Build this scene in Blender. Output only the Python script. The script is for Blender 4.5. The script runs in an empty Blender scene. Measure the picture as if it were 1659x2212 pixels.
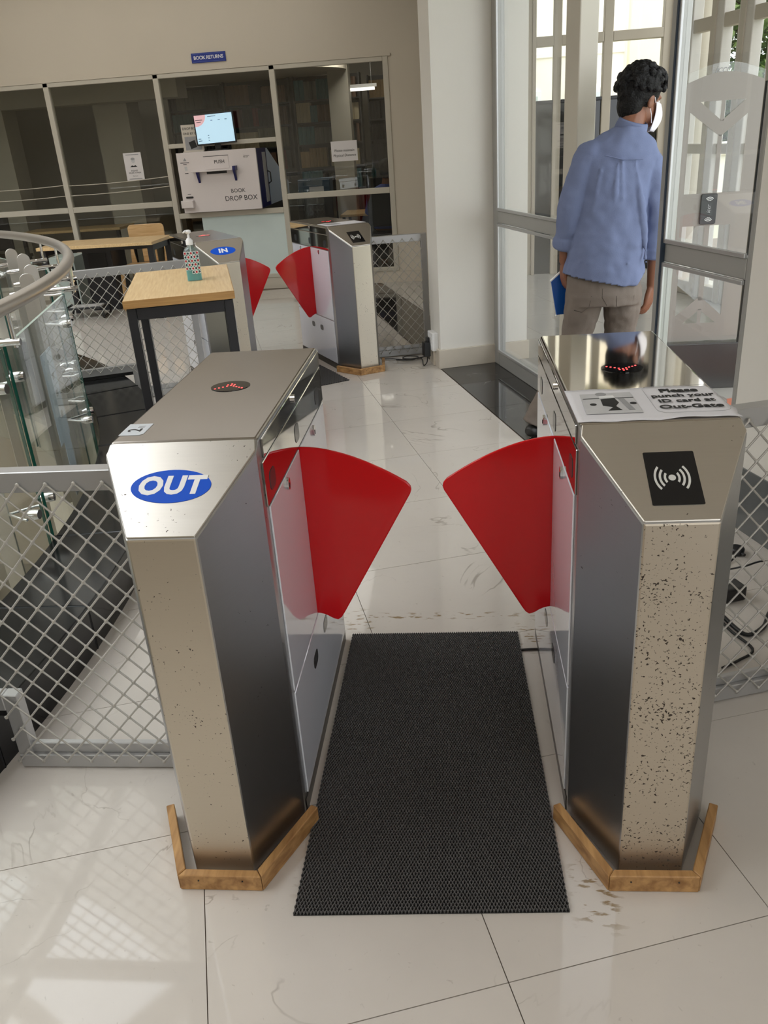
import bpy, bmesh, math, random
from mathutils import Matrix, Vector, Euler
random.seed(7)
SC = bpy.context.scene
COL = SC.collection
R = math.radians
PI = math.pi

# ------------------------------------------------------------------ camera
cam_d = bpy.data.cameras.new('camera'); cam = bpy.data.objects.new('camera', cam_d); COL.objects.link(cam)
SC.camera = cam
CAM = Vector((0.5803, -1.3621, 1.5438)); YAW, PITCH, ROLL = 0.1104, 0.4261, 0.0710
_f = Vector((-math.sin(YAW)*math.cos(PITCH), math.cos(YAW)*math.cos(PITCH), -math.sin(PITCH)))
_r = Vector((math.cos(YAW), math.sin(YAW), 0)); _d = _f.cross(_r)
_r2 = math.cos(ROLL)*_r + math.sin(ROLL)*_d; _d2 = -math.sin(ROLL)*_r + math.cos(ROLL)*_d
cam.matrix_world = Matrix(((_r2.x, -_d2.x, -_f.x, CAM.x), (_r2.y, -_d2.y, -_f.y, CAM.y), (_r2.z, -_d2.z, -_f.z, CAM.z), (0, 0, 0, 1)))
cam_d.sensor_width = 36; cam_d.lens = 1785.8*36/2212; cam_d.clip_start = 0.05; cam_d.clip_end = 200

# ------------------------------------------------------------------ world, lights, exposure
SC.view_settings.view_transform = 'Standard'; SC.view_settings.look = 'None'
SC.view_settings.exposure = 0.0; SC.view_settings.gamma = 1.0; SC.view_settings.use_curve_mapping = False
W = bpy.data.worlds.new('overcast_sky'); SC.world = W; W.use_nodes = True
_bg = W.node_tree.nodes['Background']; _bg.inputs[0].default_value = (0.93, 0.97, 1.0, 1); _bg.inputs[1].default_value = 3.3
def area(name, loc, rot, sx, sy, power, col=(1, 1, 1)):
    d = bpy.data.lights.new(name, 'AREA'); d.shape = 'RECTANGLE'; d.size = sx; d.size_y = sy; d.energy = power; d.color = col
    o = bpy.data.objects.new(name, d); o.location = loc; o.rotation_euler = rot; COL.objects.link(o); return o
area('daylight_skylight', (-4.9, 0.9, 7.6), (0, 0, 0), 7.0, 7.0, 620, (0.96, 0.98, 1.0))
area('lower_level_fill', (-5.9, 4.5, -0.6), (R(-25), 0, 0), 3.0, 2.0, 110, (1.0, 0.98, 0.95))  # added fill that brightens the lower level, no window is built there
area('hall_fill_rear', (-2.6, 7.1, 3.46), (0, 0, 0), 4.0, 1.6, 24, (1.0, 0.97, 0.92))  # added unseen fill that brightens the back wall, no fixture in the ceiling
area('hall_fill', (0.3, -2.6, 3.45), (R(12), 0, 0), 3.0, 1.6, 34, (1.0, 0.96, 0.90))  # added unseen fill overhead behind the camera, lifts the hall light

# ------------------------------------------------------------------ node materials
MATS = {}
def newmat(name):
    m = bpy.data.materials.new(name); m.use_nodes = True
    nt = m.node_tree; b = nt.nodes['Principled BSDF']
    MATS[name] = m
    return m, nt, b
def N(nt, t, **kw):
    n = nt.nodes.new(t)
    for k, v in kw.items():
        if k.startswith('i_'):
            n.inputs[k[2:].replace('_', ' ')].default_value = v
        else: setattr(n, k, v)
    return n
def rgba(c): return (c[0], c[1], c[2], 1)
def srgb(r, g, b):
    f = lambda v: (v/255/12.92) if v/255 <= 0.04045 else ((v/255+0.055)/1.055)**2.4
    return (f(r), f(g), f(b))
def mat(name, col, rough=0.5, metal=0.0, noise=0.0, nscale=8.0, bump=0.0, bscale=60.0, coat=0.0, emit=0.0, spec=0.5, stretch=None):
    if name in MATS: return MATS[name]
    m, nt, b = newmat(name)
    b.inputs['Base Color'].default_value = rgba(col); b.inputs['Roughness'].default_value = rough
    b.inputs['Metallic'].default_value = metal; b.inputs['Coat Weight'].default_value = coat
    b.inputs['Specular IOR Level'].default_value = spec
    L = nt.links
    tc = N(nt, 'ShaderNodeTexCoord')
    src = tc.outputs['Object']
    if stretch:
        mp = N(nt, 'ShaderNodeMapping'); mp.inputs['Scale'].default_value = stretch
        L.new(src, mp.inputs[0]); src = mp.outputs[0]
    if noise > 0:
        n = N(nt, 'ShaderNodeTexNoise'); n.inputs['Scale'].default_value = nscale; n.inputs['Detail'].default_value = 5
        L.new(src, n.inputs['Vector'])
        mx = N(nt, 'ShaderNodeMix', data_type='RGBA')
        mx.inputs['A'].default_value = rgba([max(0, c*(1-noise)) for c in col]); mx.inputs['B'].default_value = rgba([min(1, c*(1+noise)) for c in col])
        L.new(n.outputs['Fac'], mx.inputs['Factor']); L.new(mx.outputs['Result'], b.inputs['Base Color'])
    if bump > 0:
        n2 = N(nt, 'ShaderNodeTexNoise'); n2.inputs['Scale'].default_value = bscale; n2.inputs['Detail'].default_value = 3
        L.new(src, n2.inputs['Vector'])
        bp = N(nt, 'ShaderNodeBump'); bp.inputs['Strength'].default_value = bump; bp.inputs['Distance'].default_value = 0.01
        L.new(n2.outputs['Fac'], bp.inputs['Height']); L.new(bp.outputs[0], b.inputs['Normal'])
    if emit > 0:
        b.inputs['Emission Color'].default_value = rgba(col); b.inputs['Emission Strength'].default_value = emit
    return m

def steel(name, col, rough, spots=0.0, scale=60.0, brush=True, warm=0.0):
    """brushed stainless steel with rust pits"""
    m, nt, b = newmat(name); L = nt.links
    b.inputs['Metallic'].default_value = 1.0
    tc = N(nt, 'ShaderNodeTexCoord')
    mp = N(nt, 'ShaderNodeMapping'); mp.inputs['Scale'].default_value = (1.0, 1.0, 60.0) if brush else (1, 1, 1)
    L.new(tc.outputs['Object'], mp.inputs[0])
    n = N(nt, 'ShaderNodeTexNoise'); n.inputs['Scale'].default_value = 9; n.inputs['Detail'].default_value = 6
    L.new(mp.outputs[0], n.inputs['Vector'])
    rr = N(nt, 'ShaderNodeMapRange'); rr.inputs['To Min'].default_value = rough*0.88; rr.inputs['To Max'].default_value = rough*1.12
    L.new(n.outputs['Fac'], rr.inputs['Value'])
    mx = N(nt, 'ShaderNodeMix', data_type='RGBA')
    mx.inputs['A'].default_value = rgba([c*0.93 for c in col]); mx.inputs['B'].default_value = rgba(col)
    L.new(n.outputs['Fac'], mx.inputs['Factor'])
    out = mx.outputs['Result']; rough_out = rr.outputs['Result']
    if spots > 0:
        mp2 = N(nt, 'ShaderNodeMapping'); mp2.inputs['Scale'].default_value = (1.0, 1.0, 1.1)
        L.new(tc.outputs['Object'], mp2.inputs[0])
        v = N(nt, 'ShaderNodeTexNoise'); v.inputs['Scale'].default_value = scale*2.3; v.inputs['Detail'].default_value = 2.0; v.inputs['Distortion'].default_value = 0.6
        L.new(mp2.outputs[0], v.inputs['Vector'])
        cl = N(nt, 'ShaderNodeTexNoise'); cl.inputs['Scale'].default_value = 7.0; cl.inputs['Detail'].default_value = 3
        L.new(mp2.outputs[0], cl.inputs['Vector'])
        ma = N(nt, 'ShaderNodeMath', operation='MULTIPLY_ADD'); ma.inputs[1].default_value = 0.42; 
        L.new(cl.outputs['Fac'], ma.inputs[0]); L.new(v.outputs['Fac'], ma.inputs[2])
        rm = N(nt, 'ShaderNodeMapRange'); rm.inputs['From Min'].default_value = 1.02-0.13*spots; rm.inputs['From Max'].default_value = 1.05-0.13*spots
        L.new(ma.outputs[0], rm.inputs['Value'])
        mx2 = N(nt, 'ShaderNodeMix', data_type='RGBA'); mx2.inputs['B'].default_value = (0.045, 0.03, 0.02, 1)
        L.new(rm.outputs['Result'], mx2.inputs['Factor']); L.new(out, mx2.inputs['A']); out = mx2.outputs['Result']
        mr = N(nt, 'ShaderNodeMix', data_type='FLOAT'); mr.inputs['B'].default_value = 0.8
        L.new(rm.outputs['Result'], mr.inputs['Factor']); L.new(rough_out, mr.inputs['A']); rough_out = mr.outputs['Result']
        sub = N(nt, 'ShaderNodeMath', operation='SUBTRACT'); sub.inputs[0].default_value = 1.0
        L.new(rm.outputs['Result'], sub.inputs[1]); L.new(sub.outputs[0], b.inputs['Metallic'])
    L.new(out, b.inputs['Base Color']); L.new(rough_out, b.inputs['Roughness'])
    return m

def glassmat(name, tint=(0.95, 0.98, 0.97), refl=1.0, rough=0.0, haze=0.0, hazecol=(0.8, 0.85, 0.83)):
    m, nt, b = newmat(name); L = nt.links; nt.nodes.remove(b)
    out = nt.nodes['Material Output']
    tr = N(nt, 'ShaderNodeBsdfTransparent'); tr.inputs[0].default_value = rgba(tint)
    gl = N(nt, 'ShaderNodeBsdfGlossy'); gl.inputs['Roughness'].default_value = rough; gl.inputs[0].default_value = (1, 1, 1, 1)
    fr = N(nt, 'ShaderNodeLayerWeight'); fr.inputs[0].default_value = 0.5
    pw = N(nt, 'ShaderNodeMath', operation='POWER'); pw.inputs[1].default_value = 5.0; L.new(fr.outputs['Facing'], pw.inputs[0])
    mu = N(nt, 'ShaderNodeMath', operation='MULTIPLY_ADD'); mu.inputs[1].default_value = 0.9; mu.inputs[2].default_value = 0.04*refl; L.new(pw.outputs[0], mu.inputs[0])
    mx = N(nt, 'ShaderNodeMixShader'); L.new(mu.outputs[0], mx.inputs[0]); L.new(tr.outputs[0], mx.inputs[1]); L.new(gl.outputs[0], mx.inputs[2])
    res = mx.outputs[0]
    if haze > 0:
        di = N(nt, 'ShaderNodeBsdfDiffuse'); di.inputs[0].default_value = rgba(hazecol)
        m2 = N(nt, 'ShaderNodeMixShader'); m2.inputs[0].default_value = haze
        L.new(res, m2.inputs[1]); L.new(di.outputs[0], m2.inputs[2]); res = m2.outputs[0]
    L.new(res, out.inputs['Surface'])
    return m

def marble(name, base, vein, rough=0.12, veinamt=0.6, damage=False):
    m, nt, b = newmat(name); L = nt.links
    b.inputs['Roughness'].default_value = rough; b.inputs['Specular IOR Level'].default_value = 0.55
    geo = N(nt, 'ShaderNodeNewGeometry'); oi = N(nt, 'ShaderNodeObjectInfo')
    comb = N(nt, 'ShaderNodeVectorMath', operation='MULTIPLY_ADD'); comb.inputs[1].default_value = (1, 1, 1)
    cx = N(nt, 'ShaderNodeCombineXYZ')
    ml = N(nt, 'ShaderNodeMath', operation='MULTIPLY'); ml.inputs[1].default_value = 37.0
    L.new(oi.outputs['Random'], ml.inputs[0]); L.new(ml.outputs[0], cx.inputs[0]); L.new(ml.outputs[0], cx.inputs[2])
    L.new(geo.outputs['Position'], comb.inputs[0]); L.new(cx.outputs[0], comb.inputs[2])
    n1 = N(nt, 'ShaderNodeTexNoise'); n1.inputs['Scale'].default_value = 3.0; n1.inputs['Detail'].default_value = 8; n1.inputs['Roughness'].default_value = 0.62
    L.new(comb.outputs[0], n1.inputs['Vector'])
    mx = N(nt, 'ShaderNodeMix', data_type='RGBA'); mx.inputs['A'].default_value = rgba([c*0.90 for c in base]); mx.inputs['B'].default_value = rgba([min(1, c*1.06) for c in base])
    L.new(n1.outputs['Fac'], mx.inputs['Factor'])
    # thin vein lines: |noise-0.5| small
    n2 = N(nt, 'ShaderNodeTexNoise'); n2.inputs['Scale'].default_value = 1.7; n2.inputs['Detail'].default_value = 5; n2.inputs['Distortion'].default_value = 1.3
    L.new(comb.outputs[0], n2.inputs['Vector'])
    s = N(nt, 'ShaderNodeMath', operation='SUBTRACT'); s.inputs[1].default_value = 0.5; L.new(n2.outputs['Fac'], s.inputs[0])
    a = N(nt, 'ShaderNodeMath', operation='ABSOLUTE'); L.new(s.outputs[0], a.inputs[0])
    r1 = N(nt, 'ShaderNodeMapRange'); r1.inputs['From Min'].default_value = 0.0; r1.inputs['From Max'].default_value = 0.006; r1.inputs['To Min'].default_value = 1; r1.inputs['To Max'].default_value = 0
    L.new(a.outputs[0], r1.inputs['Value'])
    n3 = N(nt, 'ShaderNodeTexNoise'); n3.inputs['Scale'].default_value = 5; L.new(comb.outputs[0], n3.inputs['Vector'])
    r3 = N(nt, 'ShaderNodeMapRange'); r3.inputs['From Min'].default_value = 0.50; r3.inputs['From Max'].default_value = 0.68; L.new(n3.outputs['Fac'], r3.inputs['Value'])
    mm = N(nt, 'ShaderNodeMath', operation='MULTIPLY'); L.new(r1.outputs['Result'], mm.inputs[0]); L.new(r3.outputs['Result'], mm.inputs[1])
    m2 = N(nt, 'ShaderNodeMath', operation='MULTIPLY'); m2.inputs[1].default_value = veinamt; L.new(mm.outputs[0], m2.inputs[0])
    # small pits
    n4 = N(nt, 'ShaderNodeTexNoise'); n4.inputs['Scale'].default_value = 55; n4.inputs['Detail'].default_value = 2; n4.inputs['Distortion'].default_value = 0.8; L.new(comb.outputs[0], n4.inputs['Vector'])
    r4 = N(nt, 'ShaderNodeMapRange'); r4.inputs['From Min'].default_value = 0.71; r4.inputs['From Max'].default_value = 0.78; r4.inputs['To Max'].default_value = 0.45*veinamt; L.new(n4.outputs['Fac'], r4.inputs['Value'])
    mxx = N(nt, 'ShaderNodeMath', operation='MAXIMUM'); L.new(m2.outputs[0], mxx.inputs[0]); L.new(r4.outputs['Result'], mxx.inputs[1])
    mx2 = N(nt, 'ShaderNodeMix', data_type='RGBA'); mx2.inputs['B'].default_value = rgba(vein)
    L.new(mxx.outputs[0], mx2.inputs['Factor']); L.new(mx.outputs['Result'], mx2.inputs['A'])
    res = mx2.outputs['Result']
    if damage:   # old glue scars left on the tiles around the gates: (x, y, half x, half y)
        sep = N(nt, 'ShaderNodeSeparateXYZ'); L.new(geo.outputs['Position'], sep.inputs[0])
        tot = None
        for (dx, dy, hx, hy) in ((0.47, 1.13, 0.34, 0.022), (0.23, -0.005, 0.06, 0.05), (0.84, -0.03, 0.05, 0.09), (0.79, 1.0, 0.05, 0.10), (0.20, 1.10, 0.05, 0.08)):
            parts = []
            for out, c, h in ((sep.outputs[0], dx, hx), (sep.outputs[1], dy, hy)):
                q = N(nt, 'ShaderNodeMath', operation='SUBTRACT'); q.inputs[1].default_value = c; L.new(out, q.inputs[0])
                q2 = N(nt, 'ShaderNodeMath', operation='ABSOLUTE'); L.new(q.outputs[0], q2.inputs[0])
                q3 = N(nt, 'ShaderNodeMapRange'); q3.inputs['From Min'].default_value = h*0.6; q3.inputs['From Max'].default_value = h*1.25; q3.inputs['To Min'].default_value = 1; q3.inputs['To Max'].default_value = 0
                L.new(q2.outputs[0], q3.inputs['Value']); parts.append(q3.outputs['Result'])
            pm = N(nt, 'ShaderNodeMath', operation='MULTIPLY'); L.new(parts[0], pm.inputs[0]); L.new(parts[1], pm.inputs[1])
            if tot is None: tot = pm.outputs[0]
            else:
                mxm = N(nt, 'ShaderNodeMath', operation='MAXIMUM'); L.new(tot, mxm.inputs[0]); L.new(pm.outputs[0], mxm.inputs[1]); tot = mxm.outputs[0]
        mpn = N(nt, 'ShaderNodeMapping'); mpn.inputs['Scale'].default_value = (14, 42, 14); L.new(geo.outputs['Position'], mpn.inputs[0])
        nd = N(nt, 'ShaderNodeTexNoise'); nd.inputs['Scale'].default_value = 1.6; nd.inputs['Detail'].default_value = 6; L.new(mpn.outputs[0], nd.inputs['Vector'])
        rd = N(nt, 'ShaderNodeMapRange'); rd.inputs['From Min'].default_value = 0.56; rd.inputs['From Max'].default_value = 0.62; L.new(nd.outputs['Fac'], rd.inputs['Value'])
        md = N(nt, 'ShaderNodeMath', operation='MULTIPLY'); L.new(rd.outputs['Result'], md.inputs[0]); L.new(tot, md.inputs[1])
        mx3 = N(nt, 'ShaderNodeMix', data_type='RGBA'); mx3.inputs['B'].default_value = (0.30, 0.22, 0.13, 1)
        L.new(md.outputs[0], mx3.inputs['Factor']); L.new(res, mx3.inputs['A']); res = mx3.outputs['Result']
    L.new(res, b.inputs['Base Color'])
    return m

def woodmat(name, c1, c2, rough=0.45, scale=(2, 40, 40), coat=0.0):
    m, nt, b = newmat(name); L = nt.links
    tc = N(nt, 'ShaderNodeTexCoord'); mp = N(nt, 'ShaderNodeMapping'); mp.inputs['Scale'].default_value = scale
    L.new(tc.outputs['Object'], mp.inputs[0])
    n = N(nt, 'ShaderNodeTexNoise'); n.inputs['Scale'].default_value = 1.5; n.inputs['Detail'].default_value = 8; n.inputs['Distortion'].default_value = 0.4
    L.new(mp.outputs[0], n.inputs['Vector'])
    cr = N(nt, 'ShaderNodeMapRange'); cr.inputs['From Min'].default_value = 0.35; cr.inputs['From Max'].default_value = 0.68; L.new(n.outputs['Fac'], cr.inputs['Value'])
    mx = N(nt, 'ShaderNodeMix', data_type='RGBA'); mx.inputs['A'].default_value = rgba(c1); mx.inputs['B'].default_value = rgba(c2)
    L.new(cr.outputs['Result'], mx.inputs['Factor']); L.new(mx.outputs['Result'], b.inputs['Base Color'])
    b.inputs['Roughness'].default_value = rough; b.inputs['Coat Weight'].default_value = coat
    return m

m_tile = marble('cream_marble', srgb(208, 201, 193), (0.22, 0.18, 0.14), 0.045, 0.6, damage=True)
m_granite = marble('black_granite', (0.010, 0.010, 0.011), (0.09, 0.085, 0.08), 0.14, 0.22); m_granite.node_tree.nodes['Principled BSDF'].inputs['Specular IOR Level'].default_value = 0.3
m_granite2 = marble('charcoal_granite', (0.022, 0.020, 0.020), (0.35, 0.33, 0.32), 0.07, 0.5)
m_grout = mat('grout', (0.20, 0.16, 0.12), 0.9)
m_wall = mat('white_paint', srgb(226, 222, 214), 0.65, noise=0.025, nscale=2.5, bump=0.05, bscale=40)
m_wallb = mat('ivory_paint', srgb(205, 196, 180), 0.65, noise=0.03, nscale=2.0, bump=0.05, bscale=40)
m_ceil = mat('ceiling_paint', srgb(228, 222, 212), 0.8, noise=0.02)
m_base = mat('beige_skirting_tile', srgb(205, 195, 180), 0.25, noise=0.07, nscale=10)
m_alu = mat('grey_aluminium', srgb(168, 167, 163), 0.38, metal=0.35, noise=0.04, nscale=5)
m_aluw = mat('ivory_aluminium', srgb(196, 190, 176), 0.45, noise=0.05, nscale=6)
m_alus = mat('silver_aluminium', srgb(186, 186, 186), 0.33, metal=0.6, noise=0.05, nscale=12)
m_wire = mat('grey_wire_paint', srgb(188, 185, 178), 0.38, metal=0.3, noise=0.06, nscale=30)
m_glass = glassmat('clear_glass', (0.965, 0.972, 0.968), 1.0)
m_glassl = glassmat('library_glass', (0.86, 0.87, 0.85), 1.0)
m_glassg = glassmat('green_edge_glass', (0.945, 0.972, 0.960), 1.0, haze=0.012, hazecol=(0.7, 0.85, 0.8))
m_gedge = mat('glass_cut_edge', (0.01, 0.09, 0.065), 0.1, spec=0.8)
m_frost = mat('frosted_film', srgb(214, 228, 226), 0.4, noise=0.03)
m_st_front = steel('steel_front', (0.66, 0.60, 0.50), 0.42, spots=0.88, scale=66)
m_st_frontr = steel('steel_front_rusty', (0.62, 0.55, 0.45), 0.45, spots=1.46, scale=66)
m_st_side = steel('steel_chamfer', (0.50, 0.50, 0.50), 0.30, spots=0.35)
m_st_slope = steel('steel_slope', (0.66, 0.63, 0.58), 0.33, spots=0.62, scale=60)
m_st_slope2 = steel('steel_slope_plain', (0.72, 0.68, 0.62), 0.36, spots=0.30, scale=60)
m_st_top = steel('steel_lid', (0.40, 0.37, 0.34), 0.22, spots=0.15)
m_st_topm = steel('steel_lid_polished', (0.56, 0.52, 0.46), 0.05, spots=0.0)
m_mirror = steel('steel_mirror', (0.66, 0.65, 0.64), 0.035, brush=False)
m_inox = steel('inox_brushed', (0.68, 0.65, 0.61), 0.36)
m_chrome = steel('chrome', (0.80, 0.80, 0.80), 0.06, brush=False)
m_white_g = mat('white_gloss_panel', srgb(226, 228, 236), 0.07, coat=0.6, spec=0.6)
m_red = mat('red_acrylic', srgb(206, 8, 20), 0.12, coat=0.15, noise=0.05, nscale=3, spec=0.35)
m_black = mat('black_plastic', (0.012, 0.012, 0.013), 0.3, noise=0.1)
m_blackg = mat('black_gloss', (0.008, 0.008, 0.009), 0.05)
m_sensor = mat('smoked_sensor_window', (0.045, 0.047, 0.05), 0.08)
m_led = mat('red_led', (1.0, 0.05, 0.05), 0.4, emit=5.0)
m_blue = mat('sticker_blue', srgb(6, 82, 205), 0.45, noise=0.03, spec=0.2)
m_whitep = mat('white_print', srgb(240, 240, 240), 0.5, noise=0.01)
m_blackp = mat('black_print', (0.012, 0.012, 0.012), 0.6, noise=0.05)
m_greyp = mat('grey_print', (0.33, 0.33, 0.34), 0.6, noise=0.2, nscale=40)
m_lgreyp = mat('light_grey_print', (0.58, 0.58, 0.59), 0.6, noise=0.12, nscale=30)
m_paper = mat('paper', srgb(228, 227, 232), 0.6, noise=0.02, nscale=15, bump=0.06, bscale=12)
m_batten = woodmat('batten_wood', srgb(146, 104, 60), srgb(196, 152, 98), 0.5, (30, 3, 30))
m_tabletop = woodmat('maple_laminate', srgb(214, 180, 128), srgb(232, 203, 156), 0.35, (60, 3, 60))
m_tabledge = woodmat('maple_edge', srgb(176, 132, 78), srgb(200, 156, 98), 0.4, (3, 30, 60))
m_chairw = woodmat('beech_plywood', srgb(204, 164, 112), srgb(222, 186, 136), 0.3, (4, 4, 40), coat=0.3)
m_darkm = mat('charcoal_metal', (0.022, 0.022, 0.026), 0.38, noise=0.08)
m_mat = mat('dark_grey_mat', (0.135, 0.13, 0.128), 0.6, noise=0.15, nscale=4)
m_matb = mat('mat_backing', (0.012, 0.012, 0.012), 0.8)
m_rubber = mat('black_cable', (0.01, 0.01, 0.011), 0.4)
m_dvoid = mat('cream_lower_wall', srgb(226, 216, 198), 0.7, noise=0.03)
m_shirt = mat('blue_cotton', srgb(112, 122, 153), 0.85, noise=0.06, nscale=35, bump=0.12, bscale=220, spec=0.2)
m_pants = mat('grey_denim', srgb(118, 108, 100), 0.85, noise=0.12, nscale=18, bump=0.15, bscale=240, spec=0.2)
m_skin = mat('brown_skin', srgb(128, 84, 62), 0.5, noise=0.06, nscale=20)
m_hair = mat('black_hair', (0.004, 0.0035, 0.0035), 0.55, noise=0.2, nscale=60, bump=0.6, bscale=150, spec=0.25)
m_maskm = mat('white_mask_cloth', srgb(236, 232, 238), 0.8, noise=0.02)
m_shoe = mat('dark_shoe', (0.02, 0.018, 0.016), 0.5)
m_darkcloth = mat('dark_cloth', (0.030, 0.028, 0.026), 0.7, noise=0.1)  # near-black cloth of the seated reader's trousers

# ------------------------------------------------------------------ mesh builder
class MB:
    def __init__(s): s.v = []; s.f = []; s.sm = []
    def add(s, vs, fs, M=None, smooth=False):
        o = len(s.v)
        for p in vs:
            p = Vector(p)
            if M is not None: p = M @ p
            s.v.append(p)
        for f in fs: s.f.append([i+o for i in f]); s.sm.append(smooth)
        return s
    def box(s, x0, x1, y0, y1, z0, z1, M=None):
        return s.add([(x0, y0, z0), (x1, y0, z0), (x1, y1, z0), (x0, y1, z0), (x0, y0, z1), (x1, y0, z1), (x1, y1, z1), (x0, y1, z1)],
                     [(0, 3, 2, 1), (4, 5, 6, 7), (0, 1, 5, 4), (1, 2, 6, 5), (2, 3, 7, 6), (3, 0, 4, 7)], M)
    def prism(s, poly, z0, z1, M=None):
        n = len(poly)
        ar = sum(poly[i][0]*poly[(i+1) % n][1]-poly[(i+1) % n][0]*poly[i][1] for i in range(n))
        if ar < 0: poly = poly[::-1]
        return s.add([(p[0], p[1], z0) for p in poly]+[(p[0], p[1], z1) for p in poly],
                     [tuple(range(n))[::-1], tuple(range(n, 2*n))]+[(i, (i+1) % n, n+(i+1) % n, n+i) for i in range(n)], M)
    def tube(s, pts, rad, n=10, M=None, cap=True, up=None, smooth=True, closed=False):
        """tube along pts; rad scalar, list of scalars or list of (ra, rb)"""
        pts = [Vector(p) for p in pts]; k = len(pts)
        if not isinstance(rad, (list, tuple)): rad = [rad]*k
        rad = [(r, r) if not isinstance(r, (list, tuple)) else r for r in rad]
        vs = []; prev = None
        for i, p in enumerate(pts):
            if closed: t = pts[(i+1) % k]-pts[i-1]
            else: t = (pts[min(i+1, k-1)]-pts[max(i-1, 0)])
            t.normalize()
            if prev is None:
                a = Vector(up) if up else (Vector((0, 0, 1)) if abs(t.z) < 0.9 else Vector((1, 0, 0)))
                a = (a-t*a.dot(t)).normalized()
            else: a = (prev-t*prev.dot(t)).normalized()
            prev = a; b = t.cross(a)
            for j in range(n):
                q = 2*PI*j/n; vs.append(p+a*(rad[i][0]*math.cos(q))+b*(rad[i][1]*math.sin(q)))
        fs = []
        for i in range(k if closed else k-1):
            for j in range(n):
                i2 = (i+1) % k
                fs.append((i*n+j, i*n+(j+1) % n, i2*n+(j+1) % n, i2*n+j))
        s.add(vs, fs, M, smooth)
        if cap and not closed:
            s.add(vs[:n], [tuple(range(n))[::-1]], M); s.add(vs[-n:], [tuple(range(n))], M)
        return s
    def cyl(s, p0, p1, r, n=16, M=None): return s.tube([p0, p1], r, n, M)
    def rings(s, rs, n=28, M=None, cap=True):
        """loft of horizontal ellipses (cx, cy, cz, rx, ry, power)"""
        vs = []
        for r in rs:
            pw = r[5] if len(r) > 5 else 1.0
            for j in range(n):
                q = 2*PI*j/n; c, d = math.cos(q), math.sin(q)
                c = math.copysign(abs(c)**pw, c); d = math.copysign(abs(d)**pw, d)
                vs.append((r[0]+r[3]*c, r[1]+r[4]*d, r[2]))
        k = len(rs)
        fs = [(i*n+j, i*n+(j+1) % n, (i+1)*n+(j+1) % n, (i+1)*n+j) for i in range(k-1) for j in range(n)]
        s.add(vs, fs, M, True)
        if cap: s.add(vs[:n], [tuple(range(n))[::-1]], M); s.add(vs[-n:], [tuple(range(n))], M)
        return s
    def ball(s, c, r, nu=14, nv=9, M=None, rot=None):
        if not isinstance(r, (list, tuple)): r = (r, r, r)
        vs = []; c = Vector(c)
        for i in range(nv+1):
            th = PI*i/nv
            for j in range(nu):
                ph = 2*PI*j/nu
                p = Vector((r[0]*math.sin(th)*math.cos(ph), r[1]*math.sin(th)*math.sin(ph), r[2]*math.cos(th)))
                if rot: p = rot @ p
                vs.append(c+p)
        fs = [(i*nu+j, (i+1)*nu+j, (i+1)*nu+(j+1) % nu, i*nu+(j+1) % nu) for i in range(nv) for j in range(nu)]
        return s.add(vs, fs, M, True)
    def lathe(s, prof, n=20, M=None, cap=True):
        return s.rings([(0, 0, z, r, r) for r, z in prof], n, M, cap)
    def mesh(s, name):
        me = bpy.data.meshes.new(name); me.from_pydata([tuple(p) for p in s.v], [], s.f)
        me.polygons.foreach_set('use_smooth', s.sm); me.update(); return me
    def build(s, name, material, parent=None, bevel=0.0, segs=2, M=None):
        o = bpy.data.objects.new(name, s.mesh(name)); COL.objects.link(o)
        o.data.materials.append(material)
        if parent: o.parent = parent
        if M is not None: o.matrix_local = M
        if bevel > 0:
            md = o.modifiers.new('bevel', 'BEVEL'); md.width = bevel; md.segments = segs; md.limit_method = 'ANGLE'; md.angle_limit = R(28)
        return o
def tag(o, label, cat, group=None):
    o['label'] = label; o['category'] = cat
    if group: o['group'] = group
    return o
def thing(name, label, cat, loc=(0, 0, 0), rz=0.0, group=None):
    o = bpy.data.objects.new(name, None); COL.objects.link(o); o.empty_display_size = 0.05
    o.location = loc; o.rotation_euler = (0, 0, rz); return tag(o, label, cat, group)
def struct(o): o['kind'] = 'structure'; return o
def sempty(name, loc=(0, 0, 0), rz=0.0):
    o = bpy.data.objects.new(name, None); COL.objects.link(o); o.empty_display_size = 0.05
    o.location = loc; o.rotation_euler = (0, 0, rz); return struct(o)
def finalise(o):
    """bake an object's modifiers into plain mesh data"""
    dg = bpy.context.evaluated_depsgraph_get(); dg.update()
    me = bpy.data.meshes.new_from_object(o.evaluated_get(dg)); old = o.data
    o.modifiers.clear(); o.data = me; return o
def organic(mb, name, material, voxel, parent=None, smooth=4, fac=0.5, disp=None):
    o = mb.build(name, material, parent)
    md = o.modifiers.new('r', 'REMESH'); md.mode = 'VOXEL'; md.voxel_size = voxel; md.use_smooth_shade = True
    if smooth:
        sm = o.modifiers.new('s', 'SMOOTH'); sm.iterations = smooth; sm.factor = fac
    if disp:
        tx = bpy.data.textures.new(name+'_folds', 'CLOUDS'); tx.noise_scale = disp[1]; tx.noise_depth = 1
        dm = o.modifiers.new('d', 'DISPLACE'); dm.texture = tx; dm.strength = disp[0]; dm.mid_level = 0.5; dm.texture_coords = 'LOCAL'
    finalise(o)
    for p in o.data.polygons: p.use_smooth = True
    return o
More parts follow.
